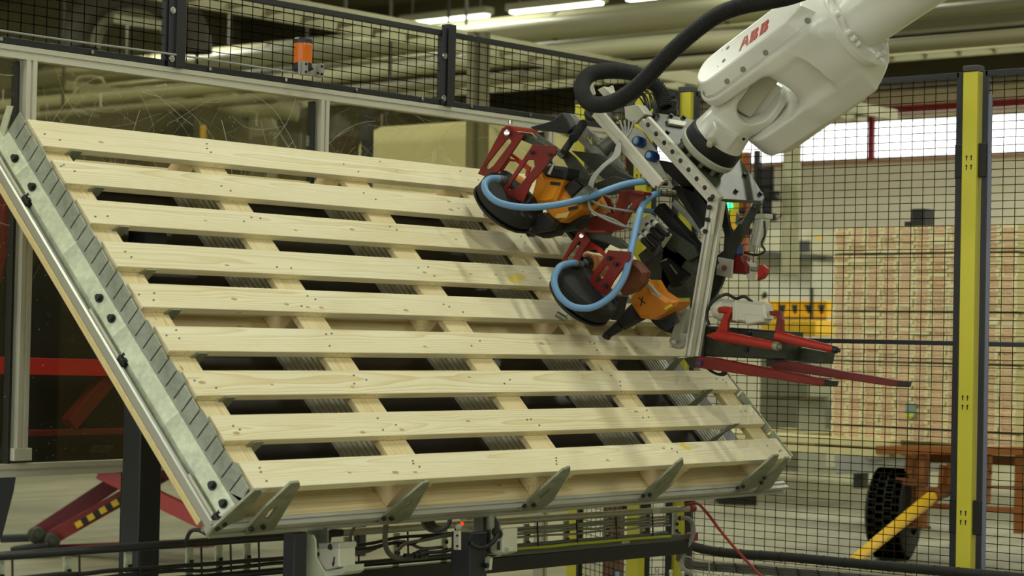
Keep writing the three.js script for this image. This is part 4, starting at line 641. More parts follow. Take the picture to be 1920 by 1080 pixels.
{
  const t = thing('nail_gun', 'lowest nail gun, ochre body marked with a black cross', 'nail gun', N(1200, 600, 0.06));
  part(t, 'body', px(6.24, [[1208, 526], [1214, 524], [1226, 545], [1250, 561], [1270, 565], [1262, 575], [1240, 588], [1216, 599], [1197, 596], [1186, 580], [1176, 562], [1192, 542]], 0.1, null, 0.014), mat('#b8711c', 0.45));
  const g = X(1200, 564, 6.238), f = (a, b) => X(a, b, 6.238);
  part(t, 'cross_mark', merge([bar(f(1197, 558), f(1210, 569), 0.0035, 0.0015, NX, 0), bar(f(1205, 556), f(1201, 574), 0.0035, 0.0015, NX, 0)]), M.black);
  part(t, 'steel_strip', px(6.23, [[1213, 528], [1219, 534], [1236, 553], [1233, 558], [1215, 538]], 0.01), M.alu);
  part(t, 'nose', px(6.26, [[1180, 570], [1196, 598], [1180, 606], [1158, 618], [1150, 606], [1158, 592]], 0.06, null, 0.01), M.rubber); part(t, 'nose_tip', merge([rod(X(1160, 612, 6.26), X(1136, 630, 6.22), 0.02, 0.014), rod(X(1140, 626, 6.22), X(1136, 634, 6.22), 0.016)]), M.rubber);
  part(t, 'magazine', lathe(N(1240, 600, 0.1), EN, [[0, 0], [0.07, 0], [0.075, 0.01], [0.075, 0.05], [0.06, 0.06], [0, 0.06]], 32), M.rubber);
  const gr = []; for (let i = 0; i < 9; i++) gr.push(rod(X(1226 + i * 4.4, 583 - i * 1, 6.3), X(1250 + i * 3, 620 - i * 2, 6.3), 0.003)); part(t, 'magazine_ribs', merge(gr), M.bolt);
  part(t, 'yellow_clip', bar(X(1247, 580, 6.24), X(1260, 572, 6.24), 0.01, 0.01, EX), mat('#c9a92a', 0.4));
}
{ // hoses and cables of the tool
  const H = (pts, dep) => pts.map(([x, y, d]) => at(x, y, d ?? dep));
  const h1 = thing('air_hose', 'upper blue air hose sweeping over the smooth magazine', 'hose', at(1060, 380, 7.8)); part(h1, 'hose', hose(H([[1229, 341, 7.95], [1210, 340, 7.9], [1170, 346, 7.85], [1110, 367, 7.78], [1060, 381, 7.72], [1010, 388, 7.68], [965, 387, 7.66], [930, 377, 7.66], [912, 360, 7.68], [909, 344, 7.72], [920, 335, 7.76], [940, 335, 7.8]]), 0.0125, 90, 12), M.blueHose);
  part(h1, 'end_fitting', rod(at(934, 335, 7.79), at(946, 337, 7.82), 0.015), mat('#6f7168', 0.4, 0.6));
  const h2 = thing('air_hose', 'lower blue air hose looped under the ribbed magazine', 'hose', at(1180, 480, 7.7)); part(h2, 'hose', hose(H([[1246, 361, 7.95], [1222, 367, 7.9], [1203, 390, 7.82], [1192, 430, 7.74], [1182, 475, 7.66], [1170, 520, 7.6], [1145, 556, 7.57], [1108, 577, 7.56], [1072, 574, 7.56], [1048, 553, 7.57], [1039, 525, 7.6], [1048, 502, 7.63], [1066, 494, 7.68], [1080, 493, 7.72]]), 0.0125, 100, 12), M.blueHose);
  part(h2, 'end_fitting', rod(at(1078, 493, 7.71), at(1090, 496, 7.76), 0.014), mat('#6f7168', 0.4, 0.6));
  single('air_hose', 'short blue air hose running level behind the lower hose', 'hose', hose(H([[1165, 391, 8.05], [1200, 394, 8.05], [1242, 398, 8.05]]), 0.009), M.blueHose);
  for (let i = 0; i < 4; i++) {
    const o = i * 2.2; const lab = ['grey cable twisted down to the upper nail guns, topmost strand', 'grey cable strand looping low past the rear nail gun', 'grey cable strand hanging beside the dark carrier plates', 'grey cable ending at the ribbed magazine gun'][i];
    const tail = i === 0 ? [[1106, 372, 7.8], [1130, 386, 7.8], [1180, 396, 7.85], [1200, 399, 7.9]] : i === 1 ? [[1106, 390, 7.78], [1130, 408, 7.78], [1170, 425, 7.8], [1185, 430, 7.85]] : i === 2 ? [[1104, 366, 7.85], [1110, 380, 7.9]] : [[1108, 392, 7.8], [1150, 412, 7.8], [1178, 428, 7.82]];
    single('signal_cable', lab, 'cable', hose(H([[1162 + o * 4, 226, 8.0], [1168 + o * 2, 248, 7.98], [1158 + o, 270, 7.95], [1150 + o * 1.5, 292, 7.9], [1128 + o, 312, 7.86], [1112 + o, 330, 7.84], [1104 + o, 350, 7.82], ...tail]), 0.0045, 70, 8), M.greyCable);
  }
  // corrugated hose pack
  const curve = new THREE.CatmullRomCurve3(H([[1640, -90, 7.1], [1560, -40, 7.25], [1485, -8, 7.4], [1440, 2, 7.45], [1400, 9, 7.5], [1350, 26, 7.55], [1300, 61, 7.6], [1250, 106, 7.66], [1215, 143, 7.7], [1180, 174, 7.75], [1142, 194, 7.8], [1108, 194, 7.86], [1093, 176, 7.92], [1093, 155, 8.0], [1108, 139, 8.06], [1142, 133, 8.12], [1185, 137, 8.16], [1220, 152, 8.18], [1240, 175, 8.18], [1248, 202, 8.16]]), false, 'centripetal');
  const L = curve.getLength(), nr = Math.floor(L / 0.0023), g = new THREE.TubeGeometry(curve, nr, 1, 18, false), p = g.attributes.position, c = V(0, 0, 0), q = V(0, 0, 0);
  const sm = []; for (let i = 0; i <= nr; i++) curve.getPointAt(i / nr, c), sm.push(c.clone());
  for (let i = 0; i <= nr; i++) { const r = [0.0255, 0.0305, 0.031, 0.0262][i % 4]; for (let j = 0; j <= 18; j++) { const k = i * 19 + j; q.fromBufferAttribute(p, k).sub(sm[i]).setLength(r).add(sm[i]); p.setXYZ(k, q.x, q.y, q.z); } }
  g.computeVertexNormals();
  single('corrugated_hose', 'thick black corrugated hose curling from the robot arm to the tool', 'hose', g, M.rubber);
}
// ---------------------------------------------------------------- below the table: legs, limit boxes, cable trays
{
  const leg = (x, y, d, s, top, label) => { const q = at(x, y, d), t = thing('table_leg', label, 'post', V(q.x, 0, q.z)); part(t, 'tube', box(s, top, s, q.x, top / 2, q.z, 0.006), M.post); part(t, 'foot_plate', box(s + 0.08, 0.015, s + 0.08, q.x, 0.0075, q.z), M.post); return t; };
  leg(266, 880, 6.85, 0.09, 1.6, 'thick dark blue leg under the upper edge of the table, left of the comb plate');
  const l2 = leg(553, 1040, 6.28, 0.052, 0.66, 'slender dark blue leg under the lower rail beside the first silver box');
  const l3 = leg(880, 1020, 6.85, 0.085, 0.62, 'dark blue leg with red pilot lamp under the middle of the lower rail');
  part(l3, 'cable_plate', plate(NX, NX.dot(at(856, 1010, 6.7)), [[850, 995], [861, 995], [861, 1031], [850, 1031]], 0.01), M.aluWhite);
  for (const [x, y] of [[858, 1004], [858, 1024]]) part(l3, 'screw', bolt(on(x, y, NX, NX.dot(at(856, 1010, 6.7))), NX, 0.004, 0.004), M.bolt);
  const lampQ = at(866, 982, 6.72);
  part(l3, 'pilot_lamp', new THREE.SphereGeometry(0.006, 10, 8).translate(...lampQ.toArray()), new THREE.MeshStandardMaterial({ color: '#ff2a10', emissive: '#ff3010', emissiveIntensity: 1.5 }));
  part(l3, 'knob', rod(at(861, 988, 6.74), at(860, 988, 6.7), 0.011), M.steel);
  const Kx = (x, y, d) => NX.dot(at(x, y, d)), pl = (k, pts, th, b) => plate(NX, k, pts, th, null, b);
  // first limit box with its bracket
  let k = Kx(590, 1030, 6.3);
  const b1 = thing('limit_box', 'silver load box in a curved galvanised bracket right of the slender leg', 'sensor box', at(600, 1078, 6.3));
  part(b1, 'bracket', pl(k, [[574, 992], [578, 1001], [586, 1003], [591, 1012], [593, 1046], [608, 1072], [608, 1082], [574, 1082]], 0.006), M.galv);
  part(b1, 'back_plate', pl(k - 0.03, [[576, 991], [614, 989], [615, 1026], [576, 1030]], 0.006), M.plateGreen);
  part(b1, 'shelf', pl(k - 0.0, [[606, 1072], [640, 1066], [647, 1060], [647, 1072], [640, 1078], [606, 1082]], 0.08), M.galv);
  part(b1, 'box', pl(k - 0.012, [[597, 1021], [636, 1020], [636, 1063], [610, 1071], [598, 1057]], 0.07, 0.004), M.aluWhite);
  part(b1, 'box_lid', pl(k - 0.01, [[596, 1019], [636, 1018], [636, 1028], [597, 1030]], 0.074, 0.003), M.alu);
  part(b1, 'rod', rod(at(611, 1022, 6.34), at(610, 986, 6.34), 0.007), M.steel);
  part(b1, 'connector', rod(at(618, 1025, 6.27), at(634, 1029, 6.3), 0.009), M.black);
  part(b1, 'rating_mark', merge([pl(k - 0.009, [[622, 1062], [625, 1044], [627, 1044], [625, 1062]], 0.004), pl(k - 0.009, [[621, 1056], [627, 1054], [627, 1056], [621, 1058]], 0.004)]), M.black);
  k = Kx(925, 1015, 6.85);
  const b2 = thing('limit_box', 'silver load box with a black angled plug right of the middle leg', 'sensor box', at(925, 1046, 6.85));
  part(b2, 'back_plate', pl(k - 0.04, [[888, 968], [906, 965], [906, 1018], [888, 1016]], 0.008), M.plateGreen);
  part(b2, 'back_plate', pl(k - 0.05, [[904, 966], [918, 962], [930, 972], [936, 980], [936, 1000], [906, 1012]], 0.008), M.plateGreen);
  part(b2, 'box', pl(k, [[919, 993], [943, 992], [943, 1036], [932, 1041], [919, 1036]], 0.075, 0.004), M.aluWhite);
  part(b2, 'box_side', pl(k + 0.002, [[906, 994], [919, 993], [919, 1038], [906, 1034]], 0.07, 0.003), M.steelDark);
  part(b2, 'shelf', pl(k - 0.01, [[900, 1040], [940, 1040], [954, 1034], [953, 1028], [944, 1026], [943, 1036], [930, 1044], [900, 1048]], 0.02), M.galv);
  part(b2, 'rod', rod(at(921, 996, 6.9), at(920, 962, 6.9), 0.012), M.steel);
  part(b2, 'plug', merge([rod(at(930, 996, 6.83), at(934, 1002, 6.8), 0.016), hose([at(934, 1000, 6.8), at(926, 1014, 6.79), at(914, 1023, 6.79), at(896, 1026, 6.79), at(880, 1018, 6.78)], 0.008)]), M.cableBlack);
  part(b2, 'base_plate', pl(k + 0.02, [[887, 1043], [920, 1046], [918, 1069], [889, 1073], [886, 1068]], 0.012), M.galv);
  for (const [x, y] of [[894, 1063], [914, 1060]]) part(b2, 'bolt', bolt(on(x, y, NX, k + 0.02), NX, 0.009, 0.012), M.bolt);
  part(b2, 'type_mark', merge([pl(k + 0.003, [[931, 1031], [932, 1016], [937, 1014], [937, 1031]], 0.003)]), M.steelDark);

  // ladder tray from the left edge to the yellow posts
  const A0 = at(-30, 1045, 5.85), A1 = at(1298, 953, 8.15), dir = A1.clone().sub(A0), L = dir.length(); dir.normalize();
  const drop = (f, dy, out = 0) => A0.clone().addScaledVector(dir, f * L).add(V(0, -dy, 0)).addScaledVector(V(dir.z, 0, -dir.x), -out);
  const fx = (x) => { let lo = 0, hi = 1; for (let i = 0; i < 30; i++) { const m = (lo + hi) / 2, q = drop(m, 0).sub(EYE); const xx = 960 + FOCAL * q.dot(cRight) / -q.dot(cBack); if (xx < x) lo = m; else hi = m; } return lo; };
  const tray = thing('cable_tray', 'long cable ladder running under the whole lower edge of the table', 'cable tray', drop(0.5, 0.12));
  part(tray, 'top_tube', rod(drop(0, 0), drop(fx(640), 0), 0.0125), M.post); part(tray, 'top_tube', rod(drop(fx(640), 0), drop(1, 0), 0.0125), M.alu);
  part(tray, 'elbow_tube', hose([drop(fx(640), 0), drop(fx(618), 0.0), drop(fx(614), 0.02), drop(fx(614), 0.06)], 0.0125), M.post);
  part(tray, 'lower_tube', rod(drop(0, 0.105), drop(fx(930), 0.105), 0.011), M.post);
  part(tray, 'lower_channel', bar(drop(fx(925), 0.108), drop(1, 0.108), 0.03, 0.026, UP), M.plateGreen);
  part(tray, 'bottom_beam', bar(drop(0, 0.155), drop(fx(1290), 0.142), 0.05, 0.05, UP), M.frameBlack);
  for (const x of [5, 131, 245, 360, 415, 468, 655, 748, 838, 992, 1066, 1140, 1208, 1270]) {
    const f = fx(x); part(tray, 'bracket', bar(drop(f, 0.015, -0.012), drop(f, 0.125, -0.012), 0.026, 0.008, dir.clone().cross(UP)), M.galv);
    for (const d of [0.05, 0.075, 0.1]) part(tray, 'slot', bar(drop(f, d, 0.0), drop(f, d + 0.012, 0.0), 0.014, 0.003, dir.clone().cross(UP), 0.0005), M.black);
    part(tray, 'cable_tie', bar(drop(f + 0.004, 0.008, 0.028), drop(f + 0.004, 0.092, 0.034), 0.006, 0.004, dir.clone().cross(UP), 0.001), M.black);
  }
  part(tray, 'end_cap', rod(drop(0.992, 0), drop(1.004, 0), 0.0145), M.redCable); part(tray, 'end_cap', bar(drop(0.99, 0.108), drop(1.006, 0.108), 0.034, 0.03, UP), M.redCable);
  for (const x of [1218, 1160]) part(tray, 'pale_clamp', bar(drop(fx(x), 0.0 + (x < 1200 ? 0.1 : 0), 0.015), drop(fx(x + 14), 0.0 + (x < 1200 ? 0.1 : 0), 0.015), 0.01, 0.02, UP), M.aluWhite);
  const R = rng(31), run = (a, b, d, r, wob, out) => { const p = []; for (let x = a; x <= b; x += 45) p.push(drop(fx(x), d + (R() - 0.5) * wob, out + (R() - 0.5) * 0.004)); return hose(p, r, p.length * 5, 7); };
  const grp = 'cables strapped along the tray';
  single('tray_cable', 'black cable strapped along the left half of the cable tray', 'cable', run(-30, 640, 0.062, 0.007, 0.006, 0.02), M.cableBlack, grp);
  single('tray_cable', 'second black cable just under the first along the left half of the tray', 'cable', run(-30, 560, 0.08, 0.006, 0.008, 0.022), M.cableBlack, grp);
  [[0.024, 0.0045], [0.034, 0.005], [0.044, 0.0045], [0.056, 0.004]].forEach(([d, r], i) => single('tray_cable', ['topmost grey cable along the right half of the tray', 'second grey cable from the top along the right half of the tray', 'third grey cable from the top along the right half of the tray', 'lowest grey cable along the right half of the tray'][i], 'cable', run(930, 1270, d, r, 0.006, 0.02 + i * 0.003), M.greyCable, grp));
  single('tray_cable', 'thick dark cable lying on the lower channel of the tray', 'cable', run(930, 1280, 0.086, 0.008, 0.002, 0.02), M.cableGrey, grp);
  single('tray_cable', 'green and yellow earth cable lying on the lower channel of the tray', 'cable', run(930, 1280, 0.094, 0.0055, 0.003, 0.032), M.greenYellow, grp);
  [[[640, 1031], [690, 1028], [740, 1018], [770, 1020], [800, 1008], [850, 1003]], [[634, 1032], [680, 1036], [720, 1022], [760, 1016], [790, 1028], [830, 1026]], [[640, 1026], [700, 1018], [745, 1008], [800, 1004], [850, 1000]], [[742, 1036], [760, 1020], [800, 1012], [846, 1002]]].forEach((p, i) => single('loose_cable', ['lowest loose black cable between the two silver boxes', 'loose black cable sagging between the two silver boxes', 'topmost loose black cable between the two silver boxes', 'short loose black cable rising to the middle leg'][i], 'cable', hose(p.map(([x, y], j) => at(x, y, 6.75 + (j / p.length) * 0.2)), 0.0055, 40, 7), i % 2 ? M.cableGrey : M.cableBlack));
  single('loose_cable', 'thick grey cable dropping in a bow from the second stop bracket', 'cable', hose([at(724, 980, 6.6), at(722, 1010, 6.62), at(725, 1030, 6.66), at(738, 1044, 6.72), at(760, 1046, 6.8), at(800, 1044, 6.9)], 0.0085, 40, 8), M.cableGrey);
  single('loose_cable', 'thin cable hanging in a curl under the lower rail left of the bow', 'cable', hose([at(666, 985, 6.5), at(658, 1002, 6.55), at(658, 1014, 6.6), at(668, 1022, 6.7)], 0.005, 30, 7), M.cableGrey);
  single('cable_coupler', 'black inline plug coupler hanging between the silver boxes', 'plug', merge([rod(at(776, 1041, 6.78), at(802, 1036, 6.82), 0.011), rod(at(784, 1040, 6.79), at(790, 1038, 6.8), 0.014), hose([at(802, 1036, 6.82), at(830, 1034, 6.85), at(848, 1030, 6.86)], 0.006), hose([at(776, 1041, 6.78), at(758, 1041, 6.75)], 0.006)]), M.cableBlack);
  [0, 1, 2, 3].forEach((i) => single('cable_coil', ['outermost loop of the coiled dark cable hung at the middle leg', 'second loop of the coiled dark cable at the middle leg', 'third loop of the coiled dark cable at the middle leg', 'innermost loop of the coiled dark cable at the middle leg'][i], 'cable', hose(Array.from({ length: 13 }, (_, j) => { const t = Math.PI * (1 + j / 12 * 1.0); return at(818 + 26 * Math.cos(t) * (1 - i * 0.13) + i * 3, 974 - 22 * Math.sin(t) * (1 - i * 0.1) , 6.95 + i * 0.012); }), 0.0065, 40, 8), M.cableGrey));
  single('black_strap', 'black strap looped under the lower left corner of the table', 'strap', hose([at(392, 1004, 6.05), at(372, 994, 6.06), at(358, 996, 6.07), at(350, 1012, 6.08), at(349, 1022, 6.09)], 0.006), M.cableBlack);

  // conduit and wire tray along the right fence
  const C = (x, y, X0 = 7.12) => on(x, y, EX, X0);
  const con = new THREE.CatmullRomCurve3([C(1270, 1004, 7.2), C(1282, 1016, 7.16), C(1312, 1028, 7.13), C(1360, 1036), C(1480, 1045), C(1620, 1058), C(1760, 1070), C(1930, 1085)], false, 'centripetal');
  const rings = []; for (let i = 1; i < 17; i++) { const q = con.getPointAt(i / 17), d = con.getTangentAt(i / 17); rings.push(rod(q, q.clone().addScaledVector(d, 0.006), 0.0205)); }
  const cd = thing('cable_conduit', 'thick black taped conduit running along the right fence near the bottom', 'conduit', con.getPointAt(0.5)); part(cd, 'tube', new THREE.TubeGeometry(con, 80, 0.019, 14, false), M.rubber); part(cd, 'tape_ring', merge(rings), M.black);
  const wt = thing('wire_tray', 'wire basket tray with grey cables below the thick black conduit', 'cable tray', C(1600, 1075));
  for (const [dy, r] of [[16, 0.003], [40, 0.003]]) part(wt, 'long_wire', hose([C(1282, 1026 + dy, 7.16), C(1330, 1036 + dy), C(1480, 1046 + dy), C(1700, 1066 + dy), C(1930, 1088 + dy)], r, 60, 6), M.aluWhite);
  for (let i = 0; i < 15; i++) { const x = 1330 + i * 39; const y = 1036 + (x - 1330) * 0.0875; part(wt, 'cross_wire', rod(C(x, y + 16), C(x, y + 52), 0.003, 0.003, 6), M.aluWhite); part(wt, 'cable_tie', bar(C(x + 8, y + 16, 7.1), C(x + 13, y + 34, 7.1), 0.008, 0.006, UP), M.black); }
  for (const [i, o] of [20, 25, 30].entries()) single('tray_cable', ['upper grey cable in the wire basket along the right fence', 'middle grey cable in the wire basket along the right fence', 'lower grey cable in the wire basket along the right fence'][i], 'cable', hose([C(1270, 1018 + o, 7.2), C(1300, 1034 + o, 7.14), C(1400, 1042 + o), C(1560, 1055 + o), C(1760, 1073 + o), C(1930, 1088 + o)], 0.0075, 60, 7), M.cableGrey, grp);
  part(wt, 'terminal_box', plate(NX, NX.dot(C(1310, 1060)), [[1298, 1052], [1330, 1056], [1328, 1064], [1298, 1062]], 0.03), M.plateGreen);
  single('drop_cable', 'grey cables bending down at the right end of the cable tray', 'cable', hose([drop(fx(1262), 0.03, 0.03), drop(fx(1280), 0.035, 0.03), drop(fx(1288), 0.06, 0.03), drop(fx(1288), 0.1, 0.03), at(1286, 1030, 8.1), at(1278, 1060, 8.1), at(1300, 1080, 8.0)], 0.009, 40, 8), M.greyCable);
  single('red_cable', 'thin red cable slanting down from the tray end across the fence', 'cable', hose([drop(0.985, -0.014), at(1306, 944, 8.1), at(1324, 960, 8.05), at(1350, 994, 8.0), at(1380, 1030, 7.98), at(1400, 1052, 7.96), at(1432, 1085, 7.94)], 0.0055, 50, 8), M.redCable);
  for (const [i, [x, y]] of [[1157, 1072], [1232, 1064], [1258, 1068], [1280, 1070], [1302, 1074], [1330, 1076], [1352, 1077]].entries()) single('hose_nipple', ['leftmost chrome hose nipple at the bottom edge, blue collar', 'tall chrome nipple in front of the mesh at the bottom edge', 'chrome nipple before the dark fence frame at the bottom edge', 'chrome nipple right of the dark fence frame at the bottom edge', 'fifth chrome nipple from the left at the bottom edge', 'sixth chrome nipple from the left at the bottom edge', 'rightmost chrome nipple at the bottom edge'][i], 'nipple', merge([rod(at(x, y + 60, 7.3), at(x, y, 7.3), 0.006), rod(at(x, y + 8, 7.3), at(x, y, 7.3), 0.008)]), i ? M.chrome : M.blueHose, 'row of chrome nipples');
  single('valve_manifold', 'valve manifold under the row of chrome nipples below the picture edge', 'manifold', bar(at(1140, 1135, 7.3), at(1370, 1135, 7.3), 0.05, 0.05, UP), M.alu);
}
// ---------------------------------------------------------------- left side: black lift enclosure, red beams, scissor lift behind
{
  const Zb = -6.42, P = (x, y, z = Zb) => on(x, y, EZ, z);
  const e = thing('lift_enclosure', 'black sheeted machine enclosure with red beams behind the aluminium post', 'machine', V(4.6, 0.75, Zb - 0.3));
  const a = P(-60, 600).x, b = 5.6;
  part(e, 'black_sheet', box(b - a, 1.06, 0.5, (a + b) / 2, 1.255, Zb - 0.28, 0.004), mat('#060607', 0.6));
  const beam = (p, q, w, m) => part(e, 'red_beam', bar(p, q, 0.05, w, UP), m === M.red ? mat('#c8262c', 0.4) : m);
  beam(P(-40, 684, Zb + 0.04), P(330, 693, Zb + 0.04), 0.062, M.red); beam(P(206, 705, Zb + 0.03), P(128, 796, Zb + 0.03), 0.055, M.redDark); beam(P(30, 812, Zb + 0.02), P(330, 806, Zb + 0.02), 0.022, M.redDark);
  beam(P(-20, 540, Zb + 0.03), P(20, 350, Zb + 0.03), 0.05, M.redDark);
  part(e, 'warning_plate', plate(EZ, Zb + 0.004, [[174, 834], [216, 833], [205, 849], [166, 849]], 0.003), mat('#3b3b38', 0.6));
  part(e, 'plate_mark', merge([bar(P(182, 846, Zb + 0.008), P(194, 838, Zb + 0.008), 0.004, 0.003, EZ), bar(P(194, 838, Zb + 0.008), P(198, 846, Zb + 0.008), 0.004, 0.003, EZ)]), M.black);
  part(e, 'enclosure_leg', box(0.06, 0.75, 0.06, b - 0.05, 0.375, Zb - 0.3), M.post); part(e, 'enclosure_leg', box(0.06, 0.75, 0.06, a + 0.02, 0.375, Zb - 0.3), M.post);
  const S = (x, y, d = 11.6) => at(x, y, d);
  const s = thing('scissor_lift', 'red scissor lift with black and yellow hazard stripes on the floor behind the black enclosure', 'lift', S(80, 1030));
  const arm = (p, q, w, t, m) => part(s, 'scissor_arm', bar(p, q, t, w, cBack.clone().cross(q.clone().sub(p)).normalize(), 0.004), m);
  arm(S(68, 1002, 11.75), S(330, 830, 11.9), 0.085, 0.06, M.redDark); arm(S(90, 1012), S(345, 868, 11.7), 0.08, 0.06, M.red);
  arm(S(190, 884, 11.6), S(400, 985, 11.3), 0.085, 0.06, M.redBright);
  const hz = [mat('#d0b020', 0.5), M.black];
  for (let i = 0; i < 14; i++) { const f0 = i / 14, f1 = (i + 1) / 14, p = S(142, 986, 11.56).lerp(S(300, 895, 11.62), f0), q = S(142, 986, 11.56).lerp(S(300, 895, 11.62), f1); part(s, 'hazard_stripe', bar(p, q, 0.006, 0.034, cBack.clone().cross(q.clone().sub(p)).normalize(), 0), hz[i % 2]); }
  for (const [x, y] of [[66, 1003], [92, 1014]]) part(s, 'wheel', merge([rod(S(x, y, 11.62), S(x + 6, y + 1, 11.5), 0.045, 0.045, 18), rod(S(x + 6, y + 1, 11.5), S(x + 7, y + 1, 11.48), 0.02)]), M.steelDark);
  part(s, 'foot', bar(S(2, 1010, 11.7), S(60, 1008, 11.7), 0.08, 0.04, UP, 0.01), M.black); part(s, 'foot', bar(S(22, 1030, 11.5), S(96, 1020, 11.5), 0.08, 0.03, UP, 0.01), M.black);
  part(s, 'base_frame', bar(S(60, 1030, 11.8), S(400, 1018, 11.2), 0.1, 0.04, UP), M.redDark); part(s, 'platform', bar(S(150, 872, 12.0), S(420, 850, 11.6), 0.8, 0.05, UP), M.redDark);
  const cl = hull([S(-60, 890, 9.4), S(30, 894, 9.4), S(26, 920, 9.4), S(7, 975, 9.4), S(3, 1010, 9.4), S(-60, 1010, 9.4), S(-60, 890, 9.7), S(24, 894, 9.7), S(-4, 990, 9.7), S(-60, 1010, 9.7)]);
  single('black_cover', 'black fabric cover hanging at the left edge under the aluminium beam', 'cover', cl, M.black);
}
// ---------------------------------------------------------------- beyond the fences
{ // board stack on the orange trailer
  const v = cBack.clone().negate().setY(0).normalize(), r = v.clone().cross(UP).normalize();
  const f = r.clone().multiplyScalar(0.712).addScaledVector(v, -0.702).normalize(), g = v.clone().multiplyScalar(0.712).addScaledVector(r, 0.702).normalize();   // along the face towards the right, and away along the boards
  const yb = 1.25 - (835 - 646) / 4000 * 11.8, O = at(1905, 640, 11.8).setY(yb), W = 0.1135, H = 0.0216, cols = 11, rows = 55;
  const side = mat('#cfc188', 0.75), fronts = [0, 1, 2, 3, 4].map((k) => mat('#ffffff', 0.75, 0, { map: texture(128, 32, (i, j) => {
    const R = hash(k * 7 + 3, Math.floor(i / 3) + 40 * Math.floor(j / 5)); let c = [240 + 18 * (noise(i / 9 + k * 5, j / 3) - 0.5), 230 + 16 * (noise(i / 9 + k * 5, j / 3) - 0.5), 182];
    const inText = i > 14 + k * 4 && i < 96 + k * 5 && j > 6 && j < 26 && k < 4; if (inText && (R > 0.34 || j % 8 < 2)) c = lerp3(c, [206, 116, 90], 0.7); if (j < 1 || j > 30) c = lerp3(c, [130, 116, 76], 0.6); return c; }) }));
  const geo = new THREE.BoxGeometry(W - 0.003, H - 0.0012, 1.1), rest = [], R = rng(77), M4 = new THREE.Matrix4().makeBasis(f, UP, g.clone().negate());
  let y = 0, n = 0;
  for (let q = 0; q < rows; q++) {
    if ([3, 20, 33, 48].includes(q)) y += 0.012;
    for (let c = 0; c < cols; c++) {
      const back = R() * 0.018, j = (R() - 0.5) * 0.004, dy = (R() - 0.5) * 0.0012, k = R() < 0.12 ? 4 : Math.floor(R() * 4);
      const p = O.clone().addScaledVector(f, -(c + 0.5) * W + j).addScaledVector(g, 0.55 + back).add(V(0, y + H / 2 + dy, 0));
      const m = new THREE.Mesh(geo, [side, side, side, side, fronts[k], side]); m.castShadow = m.receiveShadow = true;
      if (n < 300 && q >= rows - 28) { m.name = numbered('stacked_board'); m.applyMatrix4(M4); m.position.copy(p); scene.add(m); tag(m, 'sawn pale board with red printed end in the tall stack beyond the fence', 'board', 'boards stacked beyond the right fence'); n++; }
      else rest.push([M4.clone().setPosition(p), k]);
    }
    y += H;
  }
  const inst = new THREE.InstancedMesh(geo, [side, side, side, side, fronts[1], side], rest.length); rest.forEach(([m], i) => inst.setMatrixAt(i, m)); inst.name = 'stacked_boards'; inst.castShadow = inst.receiveShadow = true;
  inst.userData = { kind: 'stuff', label: 'lower courses of pale boards with red end print in the tall stack', category: 'boards' }; scene.add(inst);
  const top = y;
  [3, 20, 33, 48].forEach((q, i) => { const yy = q * H + 0.012 * i + 0.005; for (const d of [0.05, 0.9]) { const a = O.clone().addScaledVector(f, 0.01).addScaledVector(g, d).add(V(0, yy, 0)), b = O.clone().addScaledVector(f, -cols * W - 0.01).addScaledVector(g, d).add(V(0, yy, 0)); single('spacer_lath', ['lowest', 'second', 'third', 'topmost'][i] + ' dark spacer lath between the courses of the board stack, ' + (d < 0.5 ? 'front one' : 'rear one'), 'lath', bar(a, b, 0.04, 0.01, UP, 0.001), mat('#4a3c22', 0.8)); } });
  const gb = O.clone().addScaledVector(f, -0.68).add(V(0, 0.13, 0)).addScaledVector(g, 0.004);
  const box1 = thing('sensor_box', 'small grey green box with two yellow knobs on the board stack', 'box', gb.clone()); part(box1, 'case', box(0.066, 0.08, 0.03).applyMatrix4(M4).translate(...gb.clone().add(V(0, 0.045, 0)).toArray()), mat('#7f9488', 0.5));
  for (const s of [-0.018, 0.014]) part(box1, 'knob', rod(gb.clone().addScaledVector(f, s).add(V(0, 0.014, 0)).addScaledVector(g, -0.014), gb.clone().addScaledVector(f, s).add(V(0, 0.014, 0)).addScaledVector(g, -0.03), 0.012), mat('#cfd21e', 0.4));
  const ty = O.y + top, tq = O.clone().addScaledVector(f, -0.79).addScaledVector(g, 0.25).setY(ty);
  const pump = thing('strapping_head', 'black two stepped strapping head standing on top of the board stack', 'machine', tq.clone()); part(pump, 'tall_block', box(0.092, 0.115, 0.1).applyMatrix4(M4).translate(tq.x, ty + 0.0575, tq.z), M.black); const t2 = tq.clone().addScaledVector(f, -0.075); part(pump, 'low_block', box(0.05, 0.042, 0.08).applyMatrix4(M4).translate(t2.x, ty + 0.021, t2.z), M.black);
  // bearers under the stack and the pale pallet to the left
  const pal = thing('pallet_base', 'pale timber pallet base under the left end of the board stack', 'pallet', O.clone().addScaledVector(f, -1.5).setY(yb - 0.1));
  for (const [d, h] of [[0, 0], [0, 0.055]]) part(pal, 'deck_board', bar(O.clone().addScaledVector(f, -0.75).addScaledVector(g, d - 0.05).setY(yb - 0.022 - h), O.clone().addScaledVector(f, -2.3).addScaledVector(g, d - 0.05).setY(yb - 0.022 - h), 0.12, 0.042, UP), mat('#d6cc98', 0.75));
  for (let i = 0; i < 4; i++) { const q = O.clone().addScaledVector(f, -0.85 - i * 0.42).addScaledVector(g, 0.3).setY(yb - 0.05); part(pal, 'bearer', bar(q.clone().addScaledVector(g, -0.36), q.clone().addScaledVector(g, 0.5), 0.09, 0.09, UP), mat('#b9ae7c', 0.8)); }
  // trailer
  const or = mat('#8f5419', 0.55), orD = mat('#744214', 0.6), tr = thing('trailer', 'rusty orange trailer frame with yellow drawbar carrying the board stack', 'trailer', at(1720, 1000, 12.2).setY(0));
